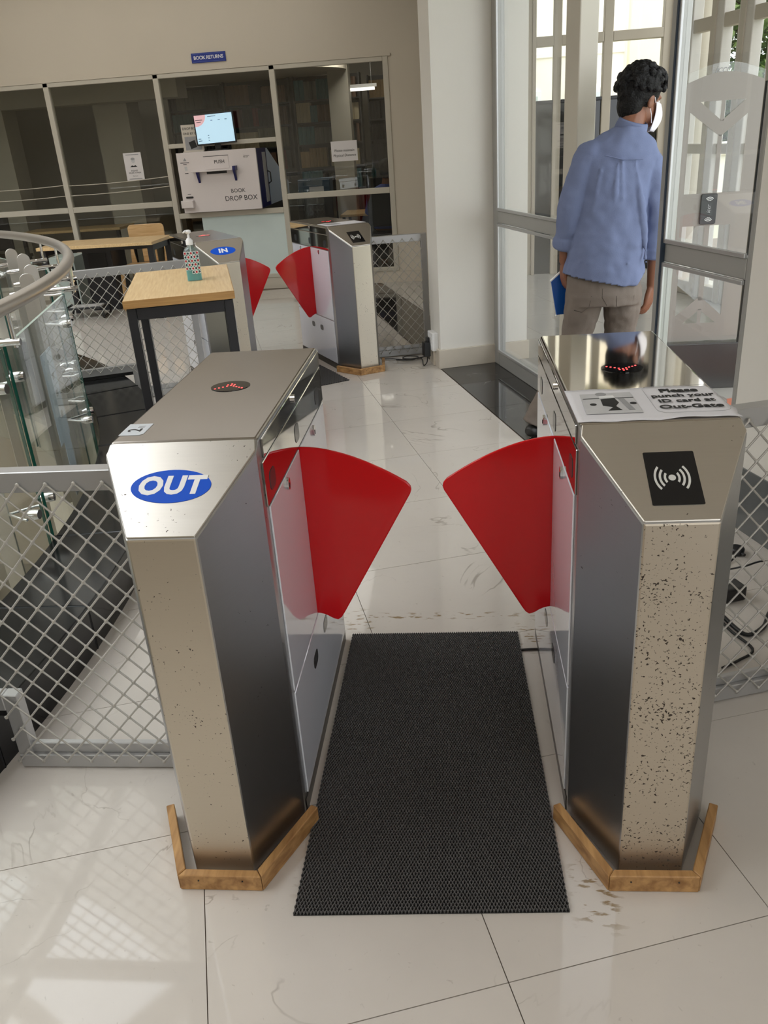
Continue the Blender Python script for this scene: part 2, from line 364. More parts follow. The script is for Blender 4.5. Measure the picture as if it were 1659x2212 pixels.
def text(body, size, material, parent, M, name='lettering', bold=0.0, shear=0.0, align='CENTER', depth=0.0004, space=1.0, line=1.0):
    cu = bpy.data.curves.new('t', 'FONT'); cu.body = body; cu.size = size; cu.align_x = align; cu.align_y = 'CENTER'
    cu.offset = bold*size; cu.shear = shear; cu.extrude = depth; cu.space_character = space; cu.space_line = line
    cu.resolution_u = 3
    t = bpy.data.objects.new('t', cu); COL.objects.link(t)
    dg = bpy.context.evaluated_depsgraph_get(); dg.update()
    me = bpy.data.meshes.new_from_object(t.evaluated_get(dg))
    bpy.data.objects.remove(t)
    o = bpy.data.objects.new(name, me); COL.objects.link(o); me.materials.clear(); me.materials.append(material)
    o.parent = parent; o.matrix_local = M
    return o
def frame_M(o, x, y, z=None):
    """matrix from origin and in-plane x / y axes"""
    x = Vector(x).normalized(); y = Vector(y); y = (y-x*y.dot(x)).normalized(); z = x.cross(y)
    return Matrix(((x.x, y.x, z.x, o[0]), (x.y, y.y, z.y, o[1]), (x.z, y.z, z.z, o[2]), (0, 0, 0, 1)))
def rrect(w, h, r, n=4):
    pts = []
    for cx, cy, a0 in ((w/2-r, h/2-r, 0), (-w/2+r, h/2-r, 90), (-w/2+r, -h/2+r, 180), (w/2-r, -h/2+r, 270)):
        for i in range(n+1):
            a = R(a0+90*i/n); pts.append((cx+r*math.cos(a), cy+r*math.sin(a)))
    return pts
def oval(a, b, n=40): return [(a*math.cos(2*PI*i/n), b*math.sin(2*PI*i/n)) for i in range(n)]
TH = R(17.2)                                     # building axis of the entrance side
def UV(u, v, z=0.0): return Vector((u*math.cos(TH)-v*math.sin(TH), u*math.sin(TH)+v*math.cos(TH), z))
def invUV(x, y): return (x*math.cos(TH)+y*math.sin(TH), -x*math.sin(TH)+y*math.cos(TH))
VC = Vector((-5.9, 0.9, 0)); R_OUT, R_IN = 5.2, 4.88   # round stair void: kerb radii

# ================================================================== STRUCTURE
# ---- floor slab (ring around the stair void) and its marble tiles
XMIN, XMAX, YMIN, YMAX = -12.0, 2.6, -5.0, 8.6
def box_hit(a):
    c, s_ = math.cos(a), math.sin(a); t = 1e9
    if c > 1e-6: t = min(t, (XMAX-VC.x)/c)
    if c < -1e-6: t = min(t, (XMIN-VC.x)/c)
    if s_ > 1e-6: t = min(t, (YMAX-VC.y)/s_)
    if s_ < -1e-6: t = min(t, (YMIN-VC.y)/s_)
    return (VC.x+t*c, VC.y+t*s_)
fl = MB(); NS = 120
angs = sorted([2*PI*i/NS for i in range(NS)]+[math.atan2(y-VC.y, x-VC.x) % (2*PI) for x in (XMIN, XMAX) for y in (YMIN, YMAX)])
nn = len(angs); vs = []
for a in angs:
    o = box_hit(a); i_ = (VC.x+R_IN*math.cos(a), VC.y+R_IN*math.sin(a))
    vs += [(i_[0], i_[1], -0.005), (o[0], o[1], -0.005), (i_[0], i_[1], -0.35), (o[0], o[1], -0.35)]
fs = []
for i in range(nn):
    a, b = 4*i, 4*((i+1) % nn)
    fs += [(a, a+1, b+1, b), (a+2, b+2, b+3, a+3), (a, b, b+2, a+2)]
fl.add(vs, fs)
floor = struct(fl.build('floor', m_grout))
PU, U0, V0 = 0.589, -0.052, 0.165
def clip_poly(poly, n, d):          # keep points with n.p >= d
    out = []
    for i in range(len(poly)):
        p, q = poly[i], poly[(i+1) % len(poly)]
        a = n[0]*p[0]+n[1]*p[1]-d; b = n[0]*q[0]+n[1]*q[1]-d
        if a >= 0: out.append(p)
        if a*b < 0:
            t = a/(a-b); out.append((p[0]+t*(q[0]-p[0]), p[1]+t*(q[1]-p[1])))
    return out
tile_full = MB().box(-PU/2+0.0011, PU/2-0.0011, -PU/2+0.0011, PU/2-0.0011, -0.004, 0.0).mesh('floor_tile'); tile_full.materials.append(m_tile)
for iu in range(-12, 4):
    for iv in range(-3, 15):
        u0, v0 = U0+PU*iu, V0+PU*iv
        u1, v1 = u0+PU, v0+PU
        c = UV((u0+u1)/2, (v0+v1)/2)
        if u0 > 2.1 or c.y > 8.5 or c.y < -1.2 or c.x < -6.0: continue
        if u0 > 1.70 and v0 > 1.2: continue
        d = math.hypot(c.x-VC.x, c.y-VC.y)
        if d < R_IN: continue
        if d > R_OUT+0.45 and u1 < 1.75:
            o = bpy.data.objects.new('floor_tile', tile_full); COL.objects.link(o); o.parent = floor
            o.location = c; o.rotation_euler = (0, 0, TH); continue
        g = 0.0011
        poly = [tuple(UV(a, b).xy) for a, b in ((u0+g, v0+g), (u1-g, v0+g), (u1-g, v1-g), (u0+g, v1-g))]
        n = ((c.x-VC.x)/d, (c.y-VC.y)/d)
        poly = clip_poly(poly, n, n[0]*VC.x+n[1]*VC.y+5.02)
        e1 = (math.cos(TH), math.sin(TH)); poly = clip_poly(poly, (-e1[0], -e1[1]), -2.14)
        if len(poly) > 2: MB().prism(poly, -0.004, 0.0).build('floor_tile', m_tile, floor)
# dark granite strip along the glass wall
tr1 = sempty('trim_1', (0, 0, 0), TH)
for v0, v1 in ((1.31, 1.975), (1.975, 2.56), (2.56, 3.13), (3.13, 3.70), (3.70, 4.15), (4.40, 4.9), (4.9, 5.5), (5.5, 6.1), (6.1, 6.7), (6.7, 7.3), (7.3, 7.9)):
    MB().box(1.722, 2.148, v0+0.001, v1-0.001, -0.004, 0.0005).build('granite_slab', m_granite2, tr1)
# kerb of black granite around the void, laid in short slabs
tr2 = sempty('trim_2', VC)
a0, a1, st = R(-32), R(72), R(6.5); k = 0; a = a0
while a < a1:
    mb = MB(); m_ = 5; vs = []; b = min(a+st-R(0.03), a1)
    for i in range(m_+1):
        q = a+(b-a)*i/m_
        for r_, z in ((R_IN-0.01, -0.3), (R_IN-0.01, 0.17), (R_OUT, 0.17), (R_OUT, -0.004)): vs.append((r_*math.cos(q), r_*math.sin(q), z))
    fs = []
    for i in range(m_):
        for j in range(4): fs.append((4*i+j, 4*i+(j+1) % 4, 4*i+4+(j+1) % 4, 4*i+4+j))
    fs += [(0, 1, 2, 3), tuple(4*m_+j for j in (3, 2, 1, 0))]
    mb.add(vs, fs).build('granite_slab', m_granite, tr2, bevel=0.003, segs=1)
    a += st
# ---- lower level seen through the balustrade glass
lo = MB(); lo.prism([(VC.x+7.5*math.cos(2*PI*i/48), VC.y+7.5*math.sin(2*PI*i/48)) for i in range(48)], -3.5, -3.4)
struct(lo.build('floor_lower', mat('lower_floor_tile', srgb(188, 182, 170), 0.2, noise=0.06)))
lw = MB()
for i in range(64):
    q0, q1 = 2*PI*i/64, 2*PI*(i+1)/64
    lw.add([(VC.x+7.2*math.cos(q0), VC.y+7.2*math.sin(q0), -3.4), (VC.x+7.2*math.cos(q1), VC.y+7.2*math.sin(q1), -3.4), (VC.x+7.2*math.cos(q1), VC.y+7.2*math.sin(q1), -0.3), (VC.x+7.2*math.cos(q0), VC.y+7.2*math.sin(q0), -0.3)], [(0, 1, 2, 3)])
struct(lw.build('wall_lower', m_dvoid))
for i, (ang, rr, w) in enumerate(((60, 5.6, 0.5), (85, 5.7, 0.5), (112, 5.6, 0.5), (140, 5.6, 0.5))):
    q = R(ang); mb = MB().box(-w/2, w/2, -w/2, w/2, -3.4, -0.35)
    struct(mb.build('wall_lower_pier', m_dvoid, M=Matrix.Translation((VC.x+rr*math.cos(q), VC.y+rr*math.sin(q), 0)) @ Matrix.Rotation(q, 4, 'Z')))
st_ = sempty('trim_3', (VC.x+1.9, VC.y+2.3, 0), R(120))            # stair flight going down inside the void
for i in range(12):
    MB().box(-0.75, 0.75, 0.28*i-1.2, 0.28*i-0.9, -0.17*i-0.62, -0.17*i-0.45).build('stair_tread', m_granite2 if i % 2 else m_base, st_)

# ---- back wall with the long glazed library partition
YB = 8.43
wb = MB()
wb.box(-12, -0.127, YB-0.02, YB+0.16, 2.30, 3.5); wb.box(-0.127, 1.36, YB-0.02, YB+0.16, 0, 3.5); wb.box(-12, -0.127, YB-0.02, YB+0.16, 0, 0.125); wb.box(-12, -8.5, YB-0.02, YB+0.16, 0.125, 2.30)
struct(wb.build('wall_back', m_wallb))
struct(MB().box(-8.5, -0.10, YB-0.035, YB-0.02, 2.300, 2.325).build('trim_4', m_wallb))
struct(MB().box(-0.127, 0.5, YB-0.035, YB-0.0205, 0, 0.12).build('baseboard_back', m_base))
win1 = sempty('window_1')
MX = [-7.6, -6.35, -5.1, -3.87, -2.635, -1.365]
def bar(name, x0, x1, z0, z1, parent=win1, m=m_aluw, y0=YB-0.03, y1=YB+0.04):
    return MB().box(x0, x1, y0, y1, z0, z1).build(name, m, parent, bevel=0.005, segs=2)
for x in MX: bar('mullion', x-0.03, x+0.03, 0.125, 2.30)
bar('mullion', -0.185, -0.127, 0.125, 2.30); bar('mullion', -8.5, -8.44, 0.125, 2.30)
bar('head_rail', -8.44, -0.185, 2.255, 2.299); bar('bottom_rail', -8.44, -0.185, 0.126, 0.17)
edges = [-8.44]+MX+[-0.185]
for i in range(len(edges)-1):
    x0 = edges[i]+(0.03 if i > 0 else 0); x1 = edges[i+1]-(0.03 if i+1 < len(edges)-1 else 0)
    if i == 5:            # drop box bay
        bar('rail', x0, x1, 0.83, 0.885); bar('rail', x0, x1, 1.565, 1.61)
        MB().box(x0+0.25, x1, YB, YB+0.006, 0.17, 0.83).build('frosted_pane', m_frost, win1)
        MB().box(x0, x0+0.25, YB, YB+0.006, 0.17, 0.83).build('glass_pane', m_glassl, win1)
        MB().box(x0, x1, YB, YB+0.006, 1.61, 2.255).build('glass_pane', m_glassl, win1)
    else:
        bar('rail', x0, x1, 0.965, 1.025)
        MB().box(x0, x1, YB, YB+0.006, 0.17, 0.965).build('glass_pane', m_glassl, win1)
        MB().box(x0, x1, YB, YB+0.006, 1.025, 2.255).build('glass_pane', m_glassl, win1)

struct(MB().box(2.16, 4.9, 1.0, 8.0, 3.5, 3.7).build('ceiling_porch', m_ceil, M=Matrix.Rotation(TH, 4, 'Z')))
# ---- pillar, wall behind it, entrance glass wall
pil = MB().box(1.725, 2.372, 4.15, 4.40, 0, 3.5)
struct(pil.build('wall_pillar', m_wall, M=Matrix.Rotation(TH, 4, 'Z')))
bs = MB(); bs.box(1.708, 2.15, 4.133, 4.15, 0, 0.135); bs.box(1.708, 1.725, 4.15, 4.40, 0, 0.135); bs.box(2.15, 2.386, 4.133, 4.15, 0, 0.135); bs.box(2.372, 2.386, 4.15, 4.41, 0, 0.135)
struct(bs.build('baseboard_pillar', m_base, bevel=0.003, M=Matrix.Rotation(TH, 4, 'Z')))
ws = MB().prism([tuple(UV(2.0, 4.41).xy), tuple(UV(2.2, 4.41).xy), (1.1, 8.41), (0.95, 8.41)], 0, 3.5)
struct(ws.build('wall_side', m_wall))
win2 = sempty('window_2', (0, 0, 0), TH)          # fixed glazing between pillar and doorway (local x = u, y = v)
def vbar(name, v0, v1, z0, z1, parent, m=m_alu, u0=2.125, u1=2.175, bevel=0.006): return MB().box(u0, u1, v0, v1, z0, z1).build(name, m, parent, bevel=bevel, segs=2)
vbar('frame_stile', 4.045, 4.149, 0.0, 3.2, win2); vbar('mullion', 2.80, 2.965, 0.0, 3.2, win2, m_aluw, 2.10, 2.20)
vbar('rail', 2.965, 4.045, 0.965, 1.045, win2); vbar('bottom_rail', 2.965, 4.045, 0.0, 0.10, win2)
for z0, z1 in ((0.10, 0.965), (1.045, 3.2)):
    g = 0.018     # glazing beads
    for zz in ((z0, z0+g), (z1-g, z1)): vbar('glazing_bead', 2.983, 4.027, zz[0], zz[1], win2, m_alus, 2.112, 2.125, 0.003)
    for vv in ((2.965, 2.983), (4.027, 4.045)): vbar('glazing_bead', vv[0], vv[1], z0, z1, win2, m_alus, 2.112, 2.125, 0.003)
    MB().box(2.146, 2.152, 2.965, 4.045, z0, z1).build('glass_pane', m_glass, win2)
door1 = sempty('door_1', (0, 0, 0), TH)           # right-hand leaf of the entrance
vbar('door_stile', 1.925, 1.995, 0.0, 3.2, door1)
vbar('door_stile', 1.31, 1.34, 0.0, 3.2, door1)
vbar('rail', 1.34, 1.925, 0.965, 1.045, door1); vbar('bottom_rail', 1.34, 1.925, 0.005, 0.10, door1)
MB().box(2.106, 2.124, 1.918, 1.926, 0.0, 3.2).build('rubber_seal', mat('dark_blue_seal', (0.02, 0.035, 0.06), 0.5), door1)
for z0, z1 in ((0.10, 0.965), (1.045, 3.2)):
    for zz in ((z0, z0+0.018), (z1-0.018, z1)): vbar('glazing_bead', 1.34, 1.925, zz[0], zz[1], door1, m_alus, 2.112, 2.125, 0.003)
    vbar('glazing_bead', 1.905, 1.925, z0, z1, door1, m_alus, 2.112, 2.125, 0.003)
    MB().box(2.146, 2.152, 1.34, 1.925, z0, z1).build('glass_pane', m_glass, door1)
struct(MB().box(2.125, 2.30, -6.0, 1.308, 0.26, 3.5).build('wall_right', m_wall, M=Matrix.Rotation(TH, 4, 'Z')))
struct(MB().box(2.118, 2.30, -6.0, 1.308, 0, 0.26).build('baseboard_right', mat('grey_dado_tile', (0.13, 0.135, 0.135), 0.15, noise=0.1), M=Matrix.Rotation(TH, 4, 'Z')))

# ---- ceiling with the round opening over the stair, lantern above, rear window wall, left wall
ZC = 3.5; RO = 4.75
ce = MB(); vs = []
XM2 = XMAX
for a in angs:
    o = box_hit(a); i_ = (VC.x+RO*math.cos(a), VC.y+RO*math.sin(a))
    vs += [(i_[0], i_[1], ZC), (o[0], o[1], ZC), (i_[0], i_[1], ZC+0.3), (o[0], o[1], ZC+0.3)]
fs = []
for i in range(nn):
    a, b = 4*i, 4*((i+1) % nn)
    fs += [(a, b, b+1, a+1), (a+2, a+3, b+3, b+2), (a, a+2, b+2, b)]
struct(ce.add(vs, fs).build('ceiling', m_ceil))
dr = MB()
for i in range(72):
    q0, q1 = 2*PI*i/72, 2*PI*(i+1)/72
    dr.add([(VC.x+RO*math.cos(q), VC.y+RO*math.sin(q), z) for q, z in ((q0, ZC+0.3), (q1, ZC+0.3), (q1, 6.4), (q0, 6.4))], [(0, 1, 2, 3)])
struct(dr.build('wall_drum', m_wall))
sk = sempty('window_3', (VC.x, VC.y, 6.4))        # skylight ribs
for i in range(12):
    q = 2*PI*(i+0.4)/12
    MB().tube([(0.9*math.cos(q), 0.9*math.sin(q), 0.75), (2.9*math.cos(q+0.05), 2.9*math.sin(q+0.05), 0.5), (RO*math.cos(q), RO*math.sin(q), 0.0)], [(0.22, 0.16), (0.22, 0.20), (0.22, 0.26)], 6, smooth=False).build('skylight_rib', m_wall, sk)
for r_, z, t in ((0.9, 0.75, 0.16), (2.3, 0.6, 0.1), (3.6, 0.32, 0.14)):
    MB().tube([(r_*math.cos(2*PI*i/48), r_*math.sin(2*PI*i/48), z) for i in range(48)], t, 6, closed=True, smooth=False).build('skylight_ring', m_wall, sk)
struct(MB().box(XMIN, XMAX, -5.2, -5.0, 0, 3.8).build('wall_front', m_wallb))
struct(MB().box(XMIN-0.2, XMIN, -5, 8.6, 0, 3.8).build('wall_left', m_wall))

# ================================================================== GATES
GA, GB, GD, GH, GL, GYT = 0.158, 0.0683, 0.1804, 0.8798, 0.9852, 0.2077
GZW = GH+(1-GH)*GD/GYT
SLEN = math.hypot(GYT, 1-GH); SDIR = Vector((0, GYT/SLEN, (1-GH)/SLEN)); SNRM = Vector((0, -(1-GH)/SLEN, GYT/SLEN))
def gate(label, loc, rz, flap_side, sign, front_m, lid_m, group='flap barrier gates'):
    t = thing('flap_barrier', label, 'turnstile', loc, rz, group)
    # housing: faces get their own steel finish
    b = MB(); e = 0.004
    ring = [(-GB, 0), (GB, 0), (GA, GD), (GA, GL), (-GA, GL), (-GA, GD)]
    vs = [(x, y, 0.012) for x, y in ring]+[(-GB, 0, GH-e), (GB, 0, GH-e), (GA, GD, GZW-e), (GA, GL, 1-e), (-GA, GL, 1-e), (-GA, GD, GZW-e), (GA, GYT, 1-e), (-GA, GYT, 1-e)]
    fs = [(5, 4, 3, 2, 1, 0), (0, 1, 7, 6), (1, 2, 8, 7), (2, 3, 9, 12, 8), (3, 4, 10, 9), (4, 5, 11, 13, 10), (5, 0, 6, 11), (6, 7, 8, 12, 13, 11), (12, 9, 10, 13)]
    h = b.add(vs, fs).build('housing', front_m, t, bevel=0.004, segs=2)
    h.data.materials.append(m_st_side)
    for i, p in enumerate(h.data.polygons): p.material_index = 0 if i in (1,) else 1
    # sloped reader panel
    sp = MB(); i_ = 0.001
    def onslope(x, s_, up=0.0): return tuple(Vector((x, 0, GH))+SDIR*s_+SNRM*up)
    s1 = SLEN*GD/GYT
    pl = [(-GB+i_, 0.001), (GB-i_, 0.001), (GA-i_, s1), (GA-0.006, SLEN-0.002), (-GA+0.006, SLEN-0.002), (-GA+i_, s1)]
    sp.add([onslope(x, s_, -0.004) for x, s_ in pl]+[onslope(x, s_, 0.0) for x, s_ in pl], [(5, 4, 3, 2, 1, 0), (6, 7, 8, 9, 10, 11)]+[(k, (k+1) % 6, 6+(k+1) % 6, 6+k) for k in range(6)])
    slope = sp.build('sloped_panel', m_st_slope if sign == 'OUT' else m_st_slope2, t, bevel=0.0015, segs=1)
    # lid
    MB().box(-GA+0.002, GA-0.002, GYT+0.002, GL+0.002, 0.985, 1.0).build('top_lid', lid_m, t, bevel=0.006, segs=3)
    disc = MB().prism([(0.0+p[0], 0.607+p[1]) for p in oval(0.049, 0.046)], 1.0, 1.0012).build('indicator_disc', m_blackg, t)
    dots = MB(); sg = -1 if sign in ('OUT', 'IN') else 1
    for k in range(-4, 5):
        for dy in ((0.0, 0.012) if abs(k) < 2 else (0.0,)):
            yy = 0.603+sg*(abs(k)*0.0065-0.008)+dy*sg*-1
            dots.prism([(k*0.0085+p[0], yy+p[1]) for p in oval(0.0022, 0.0022, 8)], 1.0012, 1.0018)
    dots.build('led_arrow', m_led, disc)
    # both long sides carry the same panels
    for sx in (-1, 1):
        def sbox(name, y0, y1, z0, z1, th_, m, parent=t, bevel=0.0015):
            x0, x1 = sorted((sx*GA, sx*(GA+th_)))
            return MB().box(x0, x1, y0, y1, z0, z1).build(name, m, parent, bevel=bevel, segs=1)
        def splate(name, y, z, poly, m, parent, off, th_=0.001):
            M = Matrix(((0, 0, sx, sx*(GA+off)), (1, 0, 0, y), (0, 1, 0, z), (0, 0, 0, 1)))
            pp = poly if sx > 0 else [(p[0], p[1]) for p in poly]
            return MB().prism(pp, 0, th_, M).build(name, m, parent)
        band = sbox('side_band', 0.206, GL-0.004, 0.845, 0.946, 0.004, m_mirror)
        cap = sbox('lid_skirt', 0.224, GL-0.004, 0.950, 0.992, 0.004, m_mirror)
        for y in (0.272, 0.568, 0.88): splate('sensor_window', y, 0.886, rrect(0.052, 0.044, 0.014), m_sensor, band, 0.004)
        p1 = sbox('side_panel', 0.222, 0.572, 0.358, 0.840, 0.0045, m_white_g)
        p2 = sbox('side_panel', 0.586, GL-0.012, 0.358, 0.840, 0.0045, m_white_g)
        p3 = sbox('lower_panel', 0.222, GL-0.012, 0.045, 0.352, 0.0045, m_white_g)
        for y in (0.483, 0.66): splate('sensor_window', y, 0.270, rrect(0.062, 0.038, 0.016), m_sensor, p3, 0.0045)
        for y, p in ((0.397, p1), (0.775, p2)):
            splate('lock', y, 0.820, oval(0.011, 0.015, 20), m_chrome, p, 0.0045, 0.006); splate('keyhole', y, 0.816, rrect(0.003, 0.012, 0.0014), m_black, p, 0.0106)
        splate('lock', 0.566, 0.975, oval(0.008, 0.010, 16), m_chrome, cap, 0.004, 0.006)
        sbox('slot', 0.5725, 0.5855, 0.355, 0.845, 0.0008, m_black, t, 0)
        sbox('kick_strip', 0.20, GL, 0.0, 0.042, 0.002, mat('dark_kick_steel', (0.05, 0.048, 0.046), 0.3, metal=0.8), t, 0)
    # red wing
    if flap_side:
        w = 0.282; pts = []
        inner = 0.0; top0, tip, btip, bin_ = 0.840, 0.738, 0.335, 0.358
        pts.append((-0.03, top0)); 
        for k in range(13):                      # rounded upper arc
            f = k/12; x = 0.006+(w-0.012-0.006)*f; z = top0+0.004-(top0-tip)*(f**1.75)
            pts.append((x, z))
        pts += [(w-0.002, tip-0.008), (w, tip-0.018), (w-0.004, tip-0.03)]
        pts += [(0.079, btip+0.022), (0.070, btip+0.008), (0.060, btip), (0.050, btip+0.003)]
        for k in range(5): f = k/4; pts.append((0.044-0.044*f, btip+0.006+(bin_-btip-0.006)*(1-(1-f)**2)))
        pts.append((-0.03, bin_))
        M = Matrix(((flap_side, 0, 0, flap_side*GA), (0, 0, 1, 0.574), (0, 1, 0, 0), (0, 0, 0, 1)))
        MB().prism(pts, 0, 0.010, M).build('barrier_wing', m_red, t, bevel=0.003, segs=2)
    # sign on the slope
    SM = lambda x, s_, up: frame_M(onslope(x, s_, up), (1, 0, 0), SDIR)
    if sign in ('OUT', 'IN'):
        st2 = MB().prism(oval(0.082, 0.041, 48), 0, 0.0008, SM(-0.002, 0.122, 0.0)).build('oval_sticker', m_blue, t)
        text(sign, 0.060 if sign == 'OUT' else 0.056, m_whitep, st2, SM(-0.003, 0.122, 0.0009), bold=0.045, shear=0.12, space=1.10)
    else:
        rd = MB().prism(rrect(0.094, 0.125, 0.002, 1), 0, 0.0010, SM(0.0, 0.098, 0.0)).build('card_reader_plate', m_blackg, t)
        ic = MB(); MM = SM(-0.002, 0.098, 0.0012)
        ic.prism(oval(0.0068, 0.0068, 20), 0, 0.0005, MM)
        for sd in (-1, 1):
            for rr, sp_ in ((0.0165, 40), (0.027, 44), (0.0375, 44)):
                n_ = 12; pp = []
                for k in range(n_+1): a = R(-sp_+2*sp_*k/n_); pp.append((sd*(rr*0.86*math.cos(a)+0.001), (rr+0.0022)*math.sin(a)))
                for k in range(n_, -1, -1): a = R(-sp_+2*sp_*k/n_); pp.append((sd*((rr*0.86-0.0042)*math.cos(a)+0.001), (rr-0.0030)*math.sin(a)))
                for k in range(n_):
                    q = [pp[k], pp[k+1], pp[2*n_+1-k-1], pp[2*n_+1-k]]
                    ic.prism(q, 0, 0.0005, MM)
        ic.build('contactless_symbol', mat('light_grey_symbol', srgb(214, 214, 210), 0.5, noise=0.02), rd)
    return t
gOL = gate('nearest steel flap barrier bearing the blue OUT oval sticker', (0, 0, 0), 0, 1, 'OUT', m_st_front, m_st_top)
gOR = gate('rust-pitted steel flap barrier with card reader, topped by a paper notice', (0.9648, 0.0196, 0), 0.0106, -1, 'READER', m_st_frontr, m_st_topm)
gIL = gate('distant steel flap barrier bearing the blue IN oval sticker', (-0.882, 3.96, 0), 0.517, 1, 'IN', m_st_front, m_st_top)
gIR = gate('distant steel flap barrier with card reader beside the white pillar', (-0.089, 4.45, 0), 0.517, -1, 'READER', m_st_front, m_st_top)
# wooden battens framing the gate feet
def battens(label, loc, rz):
    t = thing('wooden_base_frame', label, 'wooden frame', loc, rz, 'wooden frames around gate feet')
    o, w, hgt = 0.018, 0.020, 0.046
    pts = [(-GA-o, GD+0.0), (-GB-o*0.9, -o-0.004), (GB+o*0.9, -o-0.004), (GA+o, GD+0.0)]
    P = [Vector(c) for c in pts]; D = [(P[i+1]-P[i]).normalized() for i in range(3)]; Nn = [Vector((d.y, -d.x)) for d in D]
    O = [P[0]+Nn[0]*w]
    for i in (1, 2):            # mitred corners
        m_ = (Nn[i-1]+Nn[i]).normalized(); O.append(P[i]+m_*(w/m_.dot(Nn[i])))
    O.append(P[3]+Nn[2]*w)
    for i in range(3):
        g_ = D[i]*0.0008
        MB().prism([tuple(c) for c in (P[i]+g_, P[i+1]-g_, O[i+1]-g_, O[i]+g_)], 0.0, hgt+random.uniform(-.002, .002)).build('batten', m_batten, t, bevel=0.002, segs=1)
    for x in (-0.05, 0.052):
        MB().cyl((x, -o-0.024, 0.03), (x, -o-0.0255, 0.03), 0.002, 8).build('nail_head', m_black, t)
    return t
battens('pale wooden batten frame around the foot of the OUT gate', (0, 0, 0), 0)
battens('darker wooden batten frame around the foot of the rust-pitted gate', (0.9648, 0.0196, 0), 0.0106)
battens('small wooden batten frame around the foot of the distant reader gate', (-0.089, 4.45, 0), 0.517)

# sticker and paper notices on the gates
stk = thing('number_sticker', 'small white sticker with a handwritten 2 on the OUT gate lid', 'sticker', (-0.1285, 0.290, 1.0002))
MB().prism([(-0.026, -0.038), (0.020, -0.038), (0.027, -0.03), (0.026, 0.037), (-0.027, 0.038)], 0, 0.0006).build('sheet', mat('sticker_white', srgb(214, 220, 226), 0.4, noise=0.02), stk)
text('2', 0.042, m_blackp, stk, Matrix.Translation((0.001, -0.006, 0.0007)) @ Matrix.Rotation(R(90), 4, 'Z'), bold=0.012)
text('l1', 0.022, m_greyp, stk, Matrix.Translation((0.008, 0.018, 0.0007)) @ Matrix.Rotation(R(90), 4, 'Z'))
pn = thing('paper_notice', 'white printed notice asking to punch your ID card at Out-Gate', 'notice', (0.9605, 0.343, 1.0004), 0.008)
mb = MB(); nx, ny = 24, 12; vs = []
for j in range(ny+1):
    for i in range(nx+1):
        x, y = -0.158+0.316*i/nx, -0.112+0.22*j/ny
        if i == nx: x -= 0.010*max(0, (j-6)/6)+0.004*math.sin(j*1.7)
        if j == ny: y += 0.003*math.sin(i*0.5)
        z = 0.0012+0.0010*math.sin(i*0.9)*math.cos(j*0.7)
        if j == 0: z += 0.004*max(0, math.sin((i-12)/12*PI)) if i > 12 else 0
        vs.append((x, y, z))
fs = [(j*(nx+1)+i, j*(nx+1)+i+1, (j+1)*(nx+1)+i+1, (j+1)*(nx+1)+i) for j in range(ny) for i in range(nx)]
mb.add(vs, fs, None, True); sh = mb.build('sheet', m_paper, pn); sd = sh.modifiers.new('thick', 'SOLIDIFY'); sd.thickness = 0.0006; sd.offset = -1
Z = 0.0032
for body, y, sz in (('Please', 0.072, 0.032), ('punch your', 0.036, 0.028), ('ID card at', 0.000, 0.028), ('Out-Gate', -0.040, 0.032)):
    text(body, sz, m_blackp, pn, Matrix.Translation((0.079, y, Z)), bold=0.02 if body != 'Please' else 0.032)
fr_ = [(0.079+p[0], 0.015+p[1], Z) for p in rrect(0.145, 0.185, 0.022, 5)]
MB().tube(fr_, 0.0004, 4, closed=True, smooth=False).build('border_line', m_greyp, pn)
pic = MB().prism([(-0.135, -0.068), (-0.022, -0.068), (-0.022, 0.075), (-0.13, 0.07)], Z-0.0006, Z-0.0003).build('photo_print', m_lgreyp, pn)
pp = MB(); pp.prism([(-0.128, 0.036), (-0.022, 0.036), (-0.022, 0.033), (-0.128, 0.033)], Z, Z+.0002)
pp.build('photo_counter_line', m_blackp, pn)
MB().prism([(-0.092, 0.028), (-0.062, 0.033), (-0.058, 0.002), (-0.068, -0.022), (-0.06, -0.05), (-0.088, -0.05), (-0.075, -0.028), (-0.094, -0.016)], Z, Z+.0002).build('photo_figure', m_blackp, pn)
MB().prism([(-0.056, 0.032), (-0.043, 0.03), (-0.034, -0.05), (-0.046, -0.052)], Z, Z+.0002).build('photo_gate', m_greyp, pn)
MB().prism([(-0.086+p[0], 0.064+p[1]) for p in oval(0.012, 0.012, 14)], Z, Z+.0002).build('photo_head', m_greyp, pn)
MB().prism([(-0.092, 0.052), (-0.062, 0.054), (-0.060, 0.034), (-0.094, 0.03)], Z, Z+.0002).build('photo_blouse', m_whitep, pn)
for cx_ in (-0.112, -0.03): MB().prism([(cx_+p[0], -0.006+p[1]) for p in oval(0.007, 0.008, 14)], Z, Z+.0002).build('photo_disc', m_blackp, pn)
pf = thing('paper_notice', 'white sheet lying on the lid of the distant reader gate', 'notice', tuple(gIR.matrix_basis @ Vector((0.01, 0.36, 1.0006))), 0.517)
MB().box(-0.145, 0.145, -0.1, 0.1, 0, 0.001).build('sheet', m_paper, pf)
MB().box(-0.12, -0.02, -0.05, 0.06, 0.001, 0.0013).build('photo_print', m_greyp, pf)

